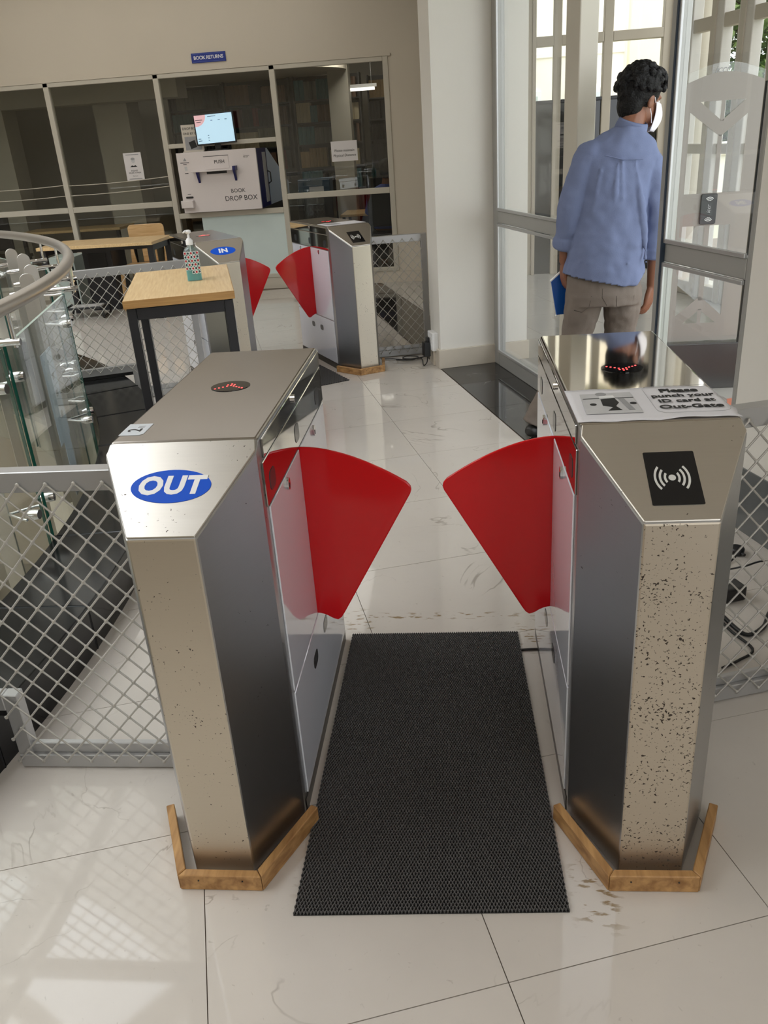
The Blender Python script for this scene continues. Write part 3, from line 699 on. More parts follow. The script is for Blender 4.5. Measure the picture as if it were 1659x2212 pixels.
# ================================================================== MATS
def doormat(name, label, loc, rz, w, l, cell, group=None):
    t = thing(name, label, 'mat', loc, rz, group)
    MB().prism([(0, 0.0), (w, 0.02), (w-0.03, l-0.002), (0.012, l)], 0.0, 0.003).build('backing', m_matb, t)
    mb = MB(); hh = 0.0095; nrow = int(l/cell); ncol = int(w/(cell*0.9)); tw = 0.0011
    for r_ in range(nrow):               # wavy loop ribbons across the width
        y0 = 0.004+r_*cell; n_ = ncol*2; vs = []
        tt = y0/l; xa, xb = 0.012*tt, w-0.03*tt
        ph = (r_ % 2)
        for i in range(n_+1):
            f = i/n_; x = xa+(xb-xa)*f; y = y0+0.02*f*(1-tt)+(cell*0.46 if (i+ph) % 2 else -cell*0.46)
            vs += [(x, y-tw, 0.0025), (x, y-tw, hh), (x, y+tw, hh), (x, y+tw, 0.0025)]
        fs = []
        for i in range(n_):
            for j in range(3): fs.append((4*i+j, 4*i+4+j, 4*i+5+j, 4*i+1+j))
        mb.add(vs, fs)
    o = mb.build('loop_pile', m_mat, t); o['kind'] = 'stuff'
    return t
doormat('loop_mat', 'dark grey vinyl loop mat lying between the two near gates', (0.178, -0.105, 0), R(0.5), 0.60, 1.115, 0.0085)
m2_ = doormat('loop_mat', 'dark grey mat lying between the two distant gates', (-0.6811, 3.9707, 0), 0.517, 0.54, 1.0, 0.02)

# ================================================================== FENCES
def fence(label, p0, p1, step=None, post_r=False, zt=0.885, pitch=(0.069, 0.075), wire=0.0028, hang=True, side=-1):
    p0, p1 = Vector((p0[0], p0[1], 0)), Vector((p1[0], p1[1], 0)); d = p1-p0; Wd = d.length
    t = thing('mesh_fence', label, 'fence', p0, math.atan2(d.y, d.x), 'aluminium mesh fences')
    tr = MB().box(0, Wd, -0.018, 0.022, zt-0.052, zt).build('top_rail', m_alus, t, bevel=0.002, segs=1)
    if step:
        MB().box(step, Wd, -0.018, 0.022, 0.004, 0.046).build('bottom_rail', m_alus, t, bevel=0.002, segs=1)
        MB().box(step, Wd, -0.006, 0.012, 0.046, 0.078).build('rail_track', m_alus, t, bevel=0.002, segs=1)
        MB().box(step-0.001, step+0.040, -0.016, 0.020, 0.046, 0.245).build('step_post', m_alus, t, bevel=0.002, segs=1)
        MB().box(0, step-0.001, -0.016, 0.020, 0.195, 0.245).build('raised_rail', m_alus, t, bevel=0.002, segs=1)
        MB().box(0, step-0.001, -0.006, 0.012, 0.172, 0.195).build('raised_track', m_black, t)
    else:
        MB().box(0, Wd, -0.018, 0.022, 0.004, 0.050).build('bottom_rail', m_alus, t, bevel=0.002, segs=1)
        MB().box(0, Wd, -0.005, 0.010, 0.050, 0.078).build('rail_track', m_alus, t, bevel=0.002, segs=1)
    if post_r: MB().box(Wd-0.042, Wd, -0.020, 0.020, 0.004, zt-0.002).build('end_post', m_alus, t, bevel=0.002, segs=1)
    # diamond mesh: two families of zig-zag strands fixed on the face of the rails
    mw = MB(); yf = side*0.024
    z_lo, z_hi = 0.014, zt-0.030; px_, pz_ = pitch
    xr = Wd-(0.04 if post_r else 0.0)
    lowz = lambda x: (0.215 if (step and x < step) else z_lo)
    nodes = set()
    for fam in (1, -1):
        c = -Wd-2
        k0 = -int(2.0/px_); k1 = int((Wd+2.0)/px_)
        for k in range(k0, k1):
            # line x = k*px + fam*(z_hi - z)*px/pz
            pts = []
            zz = z_hi; n_ = 0; hp = pz_/2
            while zz > z_lo-1e-6:
                x = k*px_+fam*(z_hi-zz)*px_/pz_
                if 0.003 <= x <= xr and zz >= lowz(x)-1e-6: pts.append((x, yf+0.0010*fam, zz)); nodes.add((round(x/(px_/2)), round((z_hi-zz)/(pz_/2))))
                else:
                    if len(pts) > 1: mw.tube(pts, (wire, wire*0.9) if False else wire, 5, smooth=True)
                    pts = []
                zz -= hp
            if len(pts) > 1: mw.tube(pts, wire, 5, smooth=True)
    for (i, j) in nodes:
        x, z = i*px_/2, z_hi-j*pz_/2
        if 0.006 < x < xr: mw.ball((x, yf, z), (wire*2.2, wire*1.1, wire*2.2), 6, 4)
    o = mw.build('diamond_mesh', m_wire, t)
    return t
fence('near silver mesh fence to the left of the OUT gate', (-1.02, 0.372), (-0.170, 0.372), step=0.345)
pA, pB = UV(1.262, 0.25), UV(2.10, 0.25)
fence('near silver mesh fence to the right of the rust-pitted gate', pA.xy, pB.xy)
fence('distant silver mesh fence behind the small table, over the black kerb', (-2.02, 3.87), (-1.215, 4.195), step=0.38, post_r=True, wire=0.0024)
fence('distant silver mesh fence between reader gate and white pillar', (-0.117, 4.868), (0.330, 4.955), post_r=True, wire=0.0024)

# ================================================================== TABLE AND BOTTLE
tb = thing('small_table', 'small table with maple top and charcoal steel legs holding a bottle', 'table', (-0.942, 3.144, 0), R(16.5))
MB().box(-0.268, 0.268, -0.52, 0.52, 0.860, 0.8995).build('table_top', m_tabletop, tb, bevel=0.002, segs=1)
MB().box(-0.2685, 0.2685, -0.5215, -0.5202, 0.861, 0.8985).build('edge_band', m_tabledge, tb)
MB().box(0.2682, 0.2695, -0.52, 0.52, 0.861, 0.8985).build('edge_band', m_tabledge, tb)
for sx in (-1, 1):
    for sy in (-1, 1):
        x0, x1 = sorted((sx*0.258, sx*0.213)); y0, y1 = (-0.508, -0.448) if sy < 0 else (0.16, 0.22)
        lg = MB().box(x0, x1, y0, y1, 0, 0.858).build('leg', m_darkm, tb, bevel=0.003, segs=1)
        MB().box(x1-0.001, x1+0.0015, y0-0.0015, y0+0.003, 0.02, 0.79).build('bright_edge', m_alus, lg)
for y0, y1 in ((-0.508, -0.458), (0.165, 0.215)): MB().box(-0.212, 0.212, y0, y1, 0.80, 0.858).build('apron', m_darkm, tb, bevel=0.003, segs=1)
for x0, x1 in ((-0.258, -0.213), (0.213, 0.258)): MB().box(x0, x1, -0.447, 0.159, 0.80, 0.858).build('apron', m_darkm, tb, bevel=0.003, segs=1)
bt = thing('sanitizer_bottle', 'clear pump bottle of turquoise hand sanitizer on the small table', 'bottle', (-0.854, 3.13, 0.9), R(16))
m_bottle = glassmat('clear_plastic', (0.86, 0.93, 0.92), 1.6, haze=0.10, hazecol=(0.7, 0.85, 0.85))
m_gel = glassmat('turquoise_gel', (0.10, 0.62, 0.66), 1.2, haze=0.55, hazecol=(0.04, 0.50, 0.56))
bw, bd = 0.040, 0.028
MB().rings([(0, 0, 0.0, bw, bd, 0.6), (0, 0, 0.003, bw+.001, bd+.001, 0.6), (0, 0, 0.15, bw, bd, 0.6), (0, 0, 0.165, bw*0.8, bd*0.85, 0.75), (0, 0, 0.176, 0.016, 0.016, 1), (0, 0, 0.188, 0.014, 0.014, 1)], 28).build('bottle_body', m_bottle, bt)
MB().rings([(0, 0, 0.002, bw-.003, bd-.003, 0.6), (0, 0, 0.115, bw-.003, bd-.003, 0.6)], 28).build('gel', m_gel, bt)
m_wpl = mat('white_plastic', srgb(238, 238, 238), 0.3, noise=0.01)
pu = MB(); pu.lathe([(0.019, 0.184), (0.019, 0.208), (0.013, 0.212), (0.013, 0.216), (0.006, 0.218), (0.006, 0.245)], 20)
pu.build('pump_collar', m_wpl, bt)
ph = MB(); ph.lathe([(0.008, 0.240), (0.015, 0.244), (0.016, 0.254), (0.010, 0.259)], 18); ph.tube([(0.0, 0, 0.253), (-0.014, -0.010, 0.254), (-0.026, -0.018, 0.248)], [0.007, 0.006, 0.004], 8)
ph.build('pump_head', m_wpl, bt)
MB().cyl((0, 0, 0.01), (0, 0, 0.19), 0.003, 8).build('dip_tube', m_wpl, bt)
lab_m = [mat('label_white', srgb(232, 240, 240), 0.5, noise=0.02), mat('label_red', srgb(178, 30, 48), 0.5, noise=0.05), mat('label_teal', srgb(16, 62, 72), 0.5, noise=0.1)]
for r_ in range(6):
    for c in range(5):
        if r_ == 0 and c < 2: continue
        x = -0.0316+0.0158*c; z = 0.046+0.0195*r_
        yy = -bd*(max(0.0, 1-abs(x/bw)**3.33))**0.3-0.0008
        M = frame_M((x, yy, z), (1, 0, 0), (0, 0, 1))
        MB().prism(rrect(0.0142, 0.0172, 0.004, 3), 0, 0.0006, M).build('label_patch', lab_m[0], bt)
        MB().prism(oval(0.0052, 0.0062, 12), 0.0006, 0.0010, M).build('label_motif', lab_m[1] if (r_+c) % 2 else lab_m[2], bt)

# ================================================================== BALUSTRADE
bal = thing('glass_balustrade', 'curved glass balustrade with steel handrail around the round stair void', 'balustrade', VC)
def PV(r_, a, z=0.0): return Vector((r_*math.cos(a), r_*math.sin(a), z))
RG = 4.845; RH = 4.90; ZH = 1.08; ZG = 0.93
MB().tube([PV(RH, R(-30+1.5*i), ZH) for i in range(70)], 0.0275, 14).build('handrail', m_inox, bal)
for k in range(-2, 5):
    a0, a1 = R(7.2+14.5*k-14.3), R(7.2+14.5*k-0.2)
    p, q = PV(RG, a0), PV(RG, a1); d = (q-p).normalized(); n = Vector((d.y, -d.x, 0)); ln = (q-p).length
    M = frame_M(tuple(p+Vector((0, 0, -0.55))), d, (0, 0, 1))
    g = MB().box(0.006, ln-0.006, 0, ZG+0.55, -0.006, 0.006).build('glass_panel', m_glassg, bal, M=M)
    for x in (0.0015, ln-0.0045): MB().box(x, x+0.003, 0, ZG+0.55, -0.006, 0.006).build('glass_edge', m_gedge, g)
    MB().box(0.0045, ln-0.0045, ZG+0.5502, ZG+0.5512, -0.006, 0.006).build('glass_edge', mat('pale_glass_edge', (0.45, 0.55, 0.48), 0.2, noise=0.05), g)
    for z in (0.80, 0.30):
        for x in (0.07, ln-0.07):
            MB().tube([(x, z+0.55, -0.03), (x, z+0.55, -0.010), (x, z+0.55, 0.008), (x, z+0.55, 0.026)], [0.011, 0.021, 0.021, 0.019], 12).build('glass_bolt', m_chrome, g)
def fin(a, top=1.05, w=0.072):
    e = frame_M(tuple(PV(4.70, a)), PV(1, a), (0, 0, 1)); pts = [(-w/2, -0.7)]
    pts += [(w/2, -0.7)]+[(w/2*math.cos(R(t)), top-w/2+w/2*math.sin(R(t))) for t in range(0, 181, 15)]
    f = MB().prism(pts, -0.006, 0.006, e).build('steel_fin', m_inox, bal, bevel=0.001, segs=1)
    MB().tube([PV(4.60, a+0.012, top-0.10), PV(4.62, a+0.012, top-0.10), PV(RH+0.02, a+0.012, top-0.10)], [0.009, 0.013, 0.013], 10).build('bracket_tube', m_chrome, f)
    MB().cyl(PV(RH, a+0.012, top-0.12), PV(RH, a+0.012, ZH-0.02), 0.008, 8).build('bracket_pin', m_chrome, f)
    for z in (0.80, 0.30):
        for s_ in (-1, 1):
            MB().tube([PV(4.735, a, z), PV(RG-0.03, a+s_*0.013, z), PV(RG-0.012, a+s_*0.0145, z)], 0.006, 6).build('spider_arm', m_chrome, f)
for a in (-22, -7.3, 6.4, 21.3, 26.0, 33.9, 39.0, 51.5, 58): fin(R(a))
an = R(17.0)
ntc = thing('paper_notice', 'pair of pale sheets taped to the balustrade glass', 'notice', tuple(VC+PV(4.78, R(15.8))), 0)
M = frame_M((0, 0, 0.34), (-math.sin(R(14.4)), math.cos(R(14.4)), 0), (0, 0, 1))
MB().box(-0.12, 0.10, 0, 0.42, 0, 0.002, M).build('sheet', mat('pale_blue_paper', srgb(206, 214, 226), 0.6, noise=0.03), ntc)
MB().box(-0.03, 0.10, -0.28, 0.40, -0.004, -0.002, M).build('sheet', mat('pale_blue_paper', srgb(206, 214, 226), 0.6), ntc)
for z in (0.1, 0.2, 0.28): MB().box(0.01, 0.05, z, z+0.03, 0.002, 0.0024, M).build('printed_line', m_greyp, ntc)

# ================================================================== BACK WALL ITEMS
sg = thing('wall_sign', 'blue wall sign reading BOOK RETURNS above the library glazing', 'sign', (-2.021, YB-0.02, 2.418))
MB().box(-0.185, 0.185, -0.012, 0, -0.046, 0.046).build('sign_plate', mat('navy_blue', srgb(22, 48, 138), 0.4, noise=0.04), sg, bevel=0.002)
text('BOOK RETURNS', 0.047, m_whitep, sg, frame_M((0, -0.0125, 0), (1, 0, 0), (0, 0, 1)), bold=0.012, space=0.9)
tbx = MB().tube([(0.172*sx_, -0.0128, 0.036*sz_) for sx_, sz_ in ((-1, -1), (1, -1), (1, 1), (-1, 1))], 0.0009, 4, closed=True, smooth=False); tbx.build('sign_border', mat('pale_blue_line', srgb(120, 140, 200), 0.5), sg)

db = thing('book_drop_box', 'white book drop box with blue side frame set in the library glazing', 'drop box', (-2.058, YB-0.13, 0.894)); db.scale = (0.9867, 0.9867, 0.9867)
m_bx = mat('white_enamel', srgb(224, 216, 214), 0.35, noise=0.015)
m_nv = mat('navy_enamel', srgb(24, 28, 92), 0.35, noise=0.04)
m_lb = mat('pale_blue_enamel', srgb(196, 212, 232), 0.3, noise=0.03)
MB().box(-0.4515, 0.4515, 0, 0.03, 0, 0.630).build('front_panel', m_bx, db, bevel=0.003)
MB().box(-0.445, 0.440, 0.03, 0.52, 0.004, 0.625).build('body', m_bx, db)
sf = MB().box(0.440, 0.4505, 0.03, 0.52, 0.004, 0.626).build('side_frame', m_nv, db)
MB().box(0.4506, 0.4545, 0.30, 0.46, 0.05, 0.58).build('side_door', mat('grey_enamel', srgb(190, 192, 196), 0.4, noise=0.03), sf)
MB().tube([(0.4545, 0.49, 0.24), (0.485, 0.49, 0.26), (0.485, 0.49, 0.36), (0.4545, 0.49, 0.38)], 0.007, 8).build('side_handle', m_black, sf)
ch_ = MB(); pr_ = [(0.52, 0.006), (1.75, 0.006), (1.75, 0.20), (0.62, 0.62), (0.52, 0.62)]
ch_.add([(-0.43, y, z) for y, z in pr_]+[(0.445, y, z) for y, z in pr_], [(0, 1, 2, 3, 4), (9, 8, 7, 6, 5)]+[(i, 5+i, 5+(i+1) % 5, (i+1) % 5) for i in range(5)])
ch_.build('chute', m_lb, db)
FM = lambda x, z, up=0.0: frame_M((x, -0.0006-up, z), (1, 0, 0), (0, 0, 1))
text('BOOK', 0.058, m_blackp, db, FM(0.20, 0.205), bold=0.0)
text('DROP BOX', 0.074, m_blackp, db, FM(0.225, 0.125), bold=0.0)
pd_ = MB().box(-0.145, 0.135, -0.004, 0, 0.445, 0.575).build('push_flap', m_bx, db, bevel=0.001, segs=1)
MB().box(-0.146, 0.136, -0.0045, -0.0005, 0.575, 0.580).build('flap_seam', m_blackp, pd_)
text('PUSH', 0.050, m_blackp, pd_, FM(0.03, 0.515, 0.0045), bold=0.008)
sl = MB().box(-0.13, 0.10, -0.003, 0, 0.395, 0.424).build('book_slot', m_black, db)
shl = MB().box(-0.285, 0.185, -0.085, -0.001, 0.424, 0.436).build('book_shelf', m_bx, db, bevel=0.002)
for x in (-0.225, 0.195):
    MB().add([(x-0.012, -0.001, 0.43), (x+0.012, -0.001, 0.43), (x-0.012, -0.075, 0.43), (x+0.012, -0.075, 0.43), (x-0.012, -0.001, 0.31), (x+0.012, -0.001, 0.31)], [(0, 1, 3, 2), (0, 2, 4), (1, 5, 3), (2, 3, 5, 4), (0, 4, 5, 1)]).build('shelf_bracket', m_nv, shl)
MB().box(0.188, 0.222, -0.09, -0.001, 0.42, 0.465).build('shelf_clamp', m_nv, shl)
MB().prism([(p[0], p[1]) for p in rrect(0.085, 0.02, 0.009)], 0, 0.003, FM(-0.365, 0.165, 0.003)).build('receipt_slot', m_black, db)
MB().box(-0.46, -0.32, -0.06, 0.0, 0.055, 0.135).build('receipt_tray', m_bx, db, bevel=0.006)
MB().box(-0.385, -0.345, -0.001, 0, 0.198, 0.203).build('slot_caption', m_blackp, db)
MB().prism([(-0.02, 0), (0.02, 0), (0, 0.032)], 0, 0.0006, FM(-0.36, 0.545)).build('warning_triangle', m_greyp, db)
MB().box(-0.415, -0.315, -0.001, 0, 0.523, 0.530).build('caption_line', m_blackp, db); MB().box(-0.385, -0.345, -0.001, 0, 0.506, 0.513).build('caption_line', m_blackp, db)
MB().box(-0.375, -0.345, -0.001, 0, 0.445, 0.487).build('card_icon', m_lgreyp, db); MB().box(-0.38, -0.34, -0.001, 0, 0.414, 0.421).build('caption_line', m_blackp, db)
text('iccr', 0.045, m_blackp, db, FM(0.335, 0.555), shear=0.35, name='maker_logo')

mo = thing('computer_monitor', 'black framed monitor with pale blue screen on top of the drop box', 'monitor', (-2.035, YB-0.085, 1.5165))
MB().prism(oval(0.12, 0.042, 28), 0, 0.012).build('foot', m_black, mo)
MB().box(-0.035, 0.03, 0.012, 0.030, 0.012, 0.13).build('neck', m_black, mo, bevel=0.004)
bz = MB().box(-0.222, 0.222, -0.012, 0.015, 0.062, 0.372).build('bezel', m_black, mo, bevel=0.004)
bz.rotation_euler = (0, R(-1.5), 0)
scm = mat('screen_blue', srgb(176, 208, 226), 0.4, emit=0.75)
scr = MB().box(-0.208, 0.208, -0.0135, -0.0122, 0.078, 0.360).build('screen', scm, bz)
pk = [(-0.208, 0.360), (-0.208, 0.25)]+[(-0.208+0.125*math.cos(R(t)), 0.352+0.105*math.sin(R(t))) for t in range(-80, 6, 9)]+[(-0.085, 0.360)]
MB().prism(pk, 0, 0.0006, frame_M((0, -0.0136, 0), (1, 0, 0), (0, 0, 1))).build('screen_patch', mat('screen_pink', srgb(214, 172, 176), 0.5, emit=0.6), scr)
for x0, x1, z in ((-0.06, 0.03, 0.338), (-0.03, -0.01, 0.298), (0.05, 0.075, 0.298), (0.125, 0.15, 0.298), (-0.195, -0.165, 0.125), (-0.195, -0.155, 0.105), (-0.085, -0.07, 0.155), (-0.085, -0.07, 0.13), (-0.085, -0.07, 0.105), (-0.2, -0.12, 0.31), (-0.19, -0.14, 0.29)):
    MB().box(x0, x1, -0.0146, -0.0138, z, z+0.005).build('screen_text', m_blackp, scr)
cd = thing('sign_card', 'small printed instruction card standing behind the drop box monitor', 'sign', (-2.315, YB-0.040, 1.5165))
MB().box(-0.115, 0.115, -0.004, 0.004, 0.005, 0.275).build('card', mat('ivory_card', srgb(208, 200, 188), 0.6, noise=0.03), cd)
MB().box(-0.115, 0.115, -0.045, 0.004, 0.0, 0.012).build('card_stand', mat('ivory_card', srgb(208, 200, 188)), cd)
for body, z in (('DROP BOOK', 0.235), ('ONE BY ONE', 0.185)): text(body, 0.034, m_blackp, cd, frame_M((-0.002, -0.0045, z), (1, 0, 0), (0, 0, 1)), bold=0.01)
MB().box(-0.09, 0.09, -0.0048, -0.0042, 0.02, 0.155).build('card_photo', m_greyp, cd); MB().prism([(-0.03, 0.03), (0.04, 0.05), (0.02, 0.12), (-0.05, 0.1)], 0, 0.0004, frame_M((0, -0.0049, 0), (1, 0, 0), (0, 0, 1))).build('card_photo_shape', m_blackp, cd)

def poster(label, x0, x1, z0, z1, lines, deco=None):
    t = thing('notice', label, 'notice', ((x0+x1)/2, YB-0.002, z0))
    w, h = x1-x0, z1-z0
    MB().box(-w/2, w/2, -0.001, 0.0006, 0, h).build('sheet', mat('notice_paper', srgb(222, 218, 218), 0.6, noise=0.01), t)
    for body, z, sz, it in lines: text(body, sz, m_blackp, t, frame_M((0, -0.0016, z), (1, 0, 0), (0, 0, 1)), shear=it)
    return t
poster('white sheet reading Please maintain Physical Distance on the library glass', -0.802, -0.515, 1.320, 1.523, (('Please maintain', 0.108, 0.036, 0.12), ('Physical Distance', 0.058, 0.036, 0.12)))
p2 = poster('white mask reminder sheet with a masked face on the library glass', -3.147, -2.943, 1.268, 1.554, (('PLEASE', 0.100, 0.024, 0), ('WEAR A MASK', 0.078, 0.022, 0), ('Thank you', 0.045, 0.014, 0)))
MB().prism([(p[0], 0.205+p[1]) for p in oval(0.022, 0.026, 18)], 0, 0.0006, frame_M((0, -0.0012, 0), (1, 0, 0), (0, 0, 1))).build('face_print', m_lgreyp, p2)
MB().prism([(p[0], 0.222+p[1]*0.6) for p in oval(0.024, 0.022, 18)], 0, 0.0005, frame_M((0, -0.0020, 0), (1, 0, 0), (0, 0, 1))).build('hair_print', m_greyp, p2)
MB().prism([(-0.042, 0.138), (0.042, 0.138), (0.02, 0.157), (0, 0.15), (-0.02, 0.157)], 0, 0.0006, frame_M((0, -0.0012, 0), (1, 0, 0), (0, 0, 1))).build('shoulder_print', m_blackp, p2)
for z in (0.262, 0.012): MB().box(-0.075, 0.075, -0.0018, -0.0011, z, z+0.008).build('border_line', m_greyp, p2)
for z0, z1, zz0, zz1 in ((1.26, 1.262, 1.256, 1.285), (1.147, 1.15, 1.150, 1.185)):
    for xa, xb, za, zb, w in ((-5.07, -3.9, z0, z0+0.004, 'left'), (-3.84, -2.665, zz0, zz1, 'right')):
        c = MB().tube([(xa+(xb-xa)*i/8, YB-0.012, za+(zb-za)*i/8-0.012*math.sin(PI*i/8)) for i in range(9)], 0.0045, 6)
        tag(c.build('cable_conduit', m_aluw), ('upper' if z0 > 1.2 else 'lower')+' pale conduit line across the '+('second' if w == 'left' else 'third')+' library glass bay', 'cable', 'conduit lines on the library glazing')

# ================================================================== LIBRARY INTERIOR
m_libw = mat('library_wall', srgb(190, 184, 172), 0.8, noise=0.03); m_libf = mat('library_floor', srgb(170, 160, 150), 0.2, noise=0.05)
struct(MB().box(-12, 1.36, YB+0.16, 14.2, -0.02, 0.0).build('floor_library', m_libf))
struct(MB().box(-12, 1.36, 14.0, 14.2, 0, 3.0).build('wall_library_back', m_libw))
struct(MB().box(1.20, 1.36, YB+0.16, 14.0, 0, 3.0).build('wall_library_right', m_libw))
struct(MB().box(-12, -11.8, YB+0.16, 14.0, 0, 3.0).build('wall_library_left', m_libw))
struct(MB().box(-12, 1.36, YB+0.16, 14.2, 2.75, 3.0).build('ceiling_library', m_libw))
struct(MB().box(-11.8, -2.75, 9.5, 9.9, 2.13, 2.75).build('trim_5', m_libw))
struct(MB().prism([(-2.45+p[0], 10.6+p[1]) for p in oval(1.62, 1.15, 48)], 2.36, 2.44).build('trim_6', mat('ceiling_oval', srgb(205, 196, 182), 0.8)))
for x, y, w in ((-5.18, 9.7, 0.36), (-3.80, 10.2, 0.44), (-0.97, 10.9, 0.27), (-0.20, 11.4, 0.26)):
    struct(MB().box(x-w/2, x+w/2, y-w/2, y+w/2, 0, 2.75).build('wall_library_pillar', m_libw))
tl = thing('tube_light', 'lit fluorescent tube lamp hanging in the library', 'lamp', (-0.70, 10.98, 2.13))
MB().cyl((-0.19, 0, 0.0), (0.19, 0, 0.0), 0.018, 10).build('tube', mat('lit_tube', (1, 0.96, 0.9), 0.4, emit=2.2), tl)
MB().box(-0.22, 0.22, -0.025, 0.025, 0.02, 0.06).build('batten_housing', m_wpl, tl)
la = area('shelf_fill', (-0.9, 10.2, 2.6), (R(20), 0, 0), 2.2, 0.12, 34, (1.0, 0.95, 0.86)); la.parent = tl; la.location = (-0.9, -0.9, 0.5)  # added fill set apart from the tube, brightens the bookshelves
for x in (-0.15, 0.15): MB().cyl((x, 0, 0.06), (x, 0, 0.62), 0.003, 6).build('hanger', m_alus, tl)
BOOKC = {'brown': srgb(112, 82, 62), 'maroon': srgb(112, 42, 44), 'olive': srgb(110, 106, 84), 'teal': srgb(84, 128, 136), 'cream': srgb(196, 182, 150), 'navy': srgb(52, 70, 104), 'grey': srgb(120, 120, 116), 'dark': srgb(50, 46, 44), 'tan': srgb(166, 138, 96), 'pink': srgb(150, 92, 98)}
BM = {k: mat('book_'+k, v, 0.55, noise=0.08, nscale=20) for k, v in BOOKC.items()}
m_pages = mat('book_pages', srgb(206, 196, 172), 0.8, noise=0.05)
book_cache = {}
def book(col, th_, h):
    key = (col, round(th_, 3), round(h, 2))
    if key in book_cache: return book_cache[key]
    b = MB(); d = 0.17
    cs, cp = MB(), MB()
    b.box(0.0006, 0.003, 0, d, 0, h); b.box(th_-0.003, th_-0.0006, 0, d, 0, h)
    b.add([(0.0006, 0, 0), (th_/2, -0.005, 0), (th_-0.0006, 0, 0), (0.0006, 0, h), (th_/2, -0.005, h), (th_-0.0006, 0, h), (0.0006, 0.003, 0), (th_-0.0006, 0.003, 0), (0.0006, 0.003, h), (th_-0.0006, 0.003, h)],
          [(0, 1, 4, 3), (1, 2, 5, 4), (6, 8, 9, 7), (3, 4, 5, 9, 8), (0, 6, 7, 2, 1)])
    nf = len(b.f)
    b.box(0.003, th_-0.003, 0.003, d-0.004, 0.004, h-0.004)
    me = b.mesh('book'); me.materials.append(BM[col]); me.materials.append(m_pages)
    for i, p in enumerate(me.polygons): p.material_index = 1 if i >= nf else 0
    book_cache[key] = me; return me
def bookcase(label, x0, x1, y, shelves, pal, desc, seed, frame_m=None):
    rnd = random.Random(seed)
    t = thing('bookcase', label, 'bookcase', (x0, y, 0))
    W_ = x1-x0; mm = mat('dark_shelf_steel', (0.05, 0.046, 0.042), 0.5, noise=0.1)
    top = shelves[-1]+0.30
    for x in (0, W_-0.02): MB().box(x, x+0.02, -0.01, 0.22, 0, top).build('side_panel', mm, t)
    MB().box(0.02, W_-0.02, 0.20, 0.22, 0, top).build('back_panel', mm, t)
    for z in shelves: MB().box(0.021, W_-0.021, -0.008, 0.198, z-0.02, z).build('shelf', mm, t)
    nsh = len(shelves)
    for si, z in enumerate(shelves):
        x = 0.025; run = 0; col = None
        names = ['bottom', 'second lowest', 'third lowest', 'middle', 'fourth highest', 'third highest', 'second highest', 'top']
        row = 'bottom shelf' if si == 0 else ('top shelf' if si == nsh-1 else '%s shelf down' % ['', 'second', 'third', 'fourth', 'fifth', 'sixth', 'seventh'][nsh-1-si])
        while x < W_-0.09:
            if run <= 0:
                col = rnd.choice(pal[min(si, len(pal)-1)]); run = rnd.randint(2, 6); th_ = rnd.choice((0.04, 0.048, 0.056, 0.066)); h = rnd.choice((0.21, 0.23, 0.25))
                if rnd.random() < 0.06: x += 0.05
            run -= 1
            if x+th_ > W_-0.025: break
            o = bpy.data.objects.new('book', book(col, th_, h)); COL.objects.link(o); o.location = (x0+x, y+rnd.uniform(0, 0.02), z+0.0002)
            tag(o, '%s hardback on the %s of the %s' % (col if col != 'dark' else 'blackish', row, desc), 'book', '%s hardbacks, %s of the %s' % (col, row, desc))
            x += th_+0.0012
allp = ['brown', 'maroon', 'olive', 'teal', 'cream', 'navy', 'grey', 'dark', 'tan', 'pink']
SH = [0.30, 0.60, 0.90, 1.20, 1.50, 1.78, 2.06]
bookcase('dark steel bookcase seen behind the drop box monitor', -2.66, -1.72, 11.3, SH[3:], [['brown', 'dark', 'maroon'], ['brown', 'olive', 'cream'], ['maroon', 'brown', 'dark', 'tan'], ['maroon', 'pink', 'olive', 'brown', 'navy', 'dark']], 'bookcase behind the monitor', 3)
bookcase('dark steel bookcase seen through the rightmost library glass bay', -1.68, -0.74, 11.3, SH[1:], [['cream', 'navy', 'maroon', 'grey', 'brown'], ['dark', 'teal', 'grey'], ['cream', 'tan', 'cream'], ['pink', 'maroon', 'grey', 'brown', 'teal'], ['brown', 'teal', 'maroon', 'navy', 'cream'], ['teal', 'dark', 'olive', 'maroon', 'brown', 'grey']], 'rightmost-bay bookcase', 11)
bookcase('narrow dark bookcase in the library corner beyond the grey pillar', -0.72, -0.30, 12.1, SH[3:], [['maroon', 'cream', 'dark'], ['dark', 'brown'], ['dark', 'grey'], ['teal', 'tan']], 'corner bookcase', 5)
bookcase('dark bookcase glimpsed left of the drop box', -3.55, -2.75, 11.6, SH[3:], [['tan', 'dark'], ['grey', 'dark'], ['teal', 'dark', 'olive'], ['olive', 'dark', 'maroon']], 'bookcase left of the drop box', 8)
# low steel rack and crate of blue items in front of the shelves
rk = thing('blue_crate', 'dark blue crate with a paper slip behind the rightmost library glass', 'crate', (-1.20, 9.6, 0))
MB().box(-0.22, 0.22, -0.15, 0.15, 0.0, 0.95).build('cabinet', m_darkm, rk, bevel=0.005)
MB().box(-0.20, 0.20, -0.13, 0.13, 0.951, 1.12).build('crate', mat('blue_crate_plastic', srgb(52, 84, 112), 0.4, noise=0.15), rk, bevel=0.01)
MB().box(-0.06, 0.12, -0.140, -0.134, 0.96, 1.03).build('paper_slip', m_paper, rk)
def libdesk(label, x, y, w, d, h, rz=0):
    t = thing('library_desk', label, 'desk', (x, y, 0), rz)
    MB().box(-w/2, w/2, -d/2, d/2, h-0.03, h).build('desk_top', m_tabletop, t, bevel=0.003, segs=1)
    for sx in (-1, 1):
        for sy in (-1, 1):
            a, b = sx*(w/2-0.04), sy*(d/2-0.04); MB().box(a-0.02, a+0.02, b-0.02, b+0.02, 0, h-0.03).build('leg', m_darkm, t)
    return t
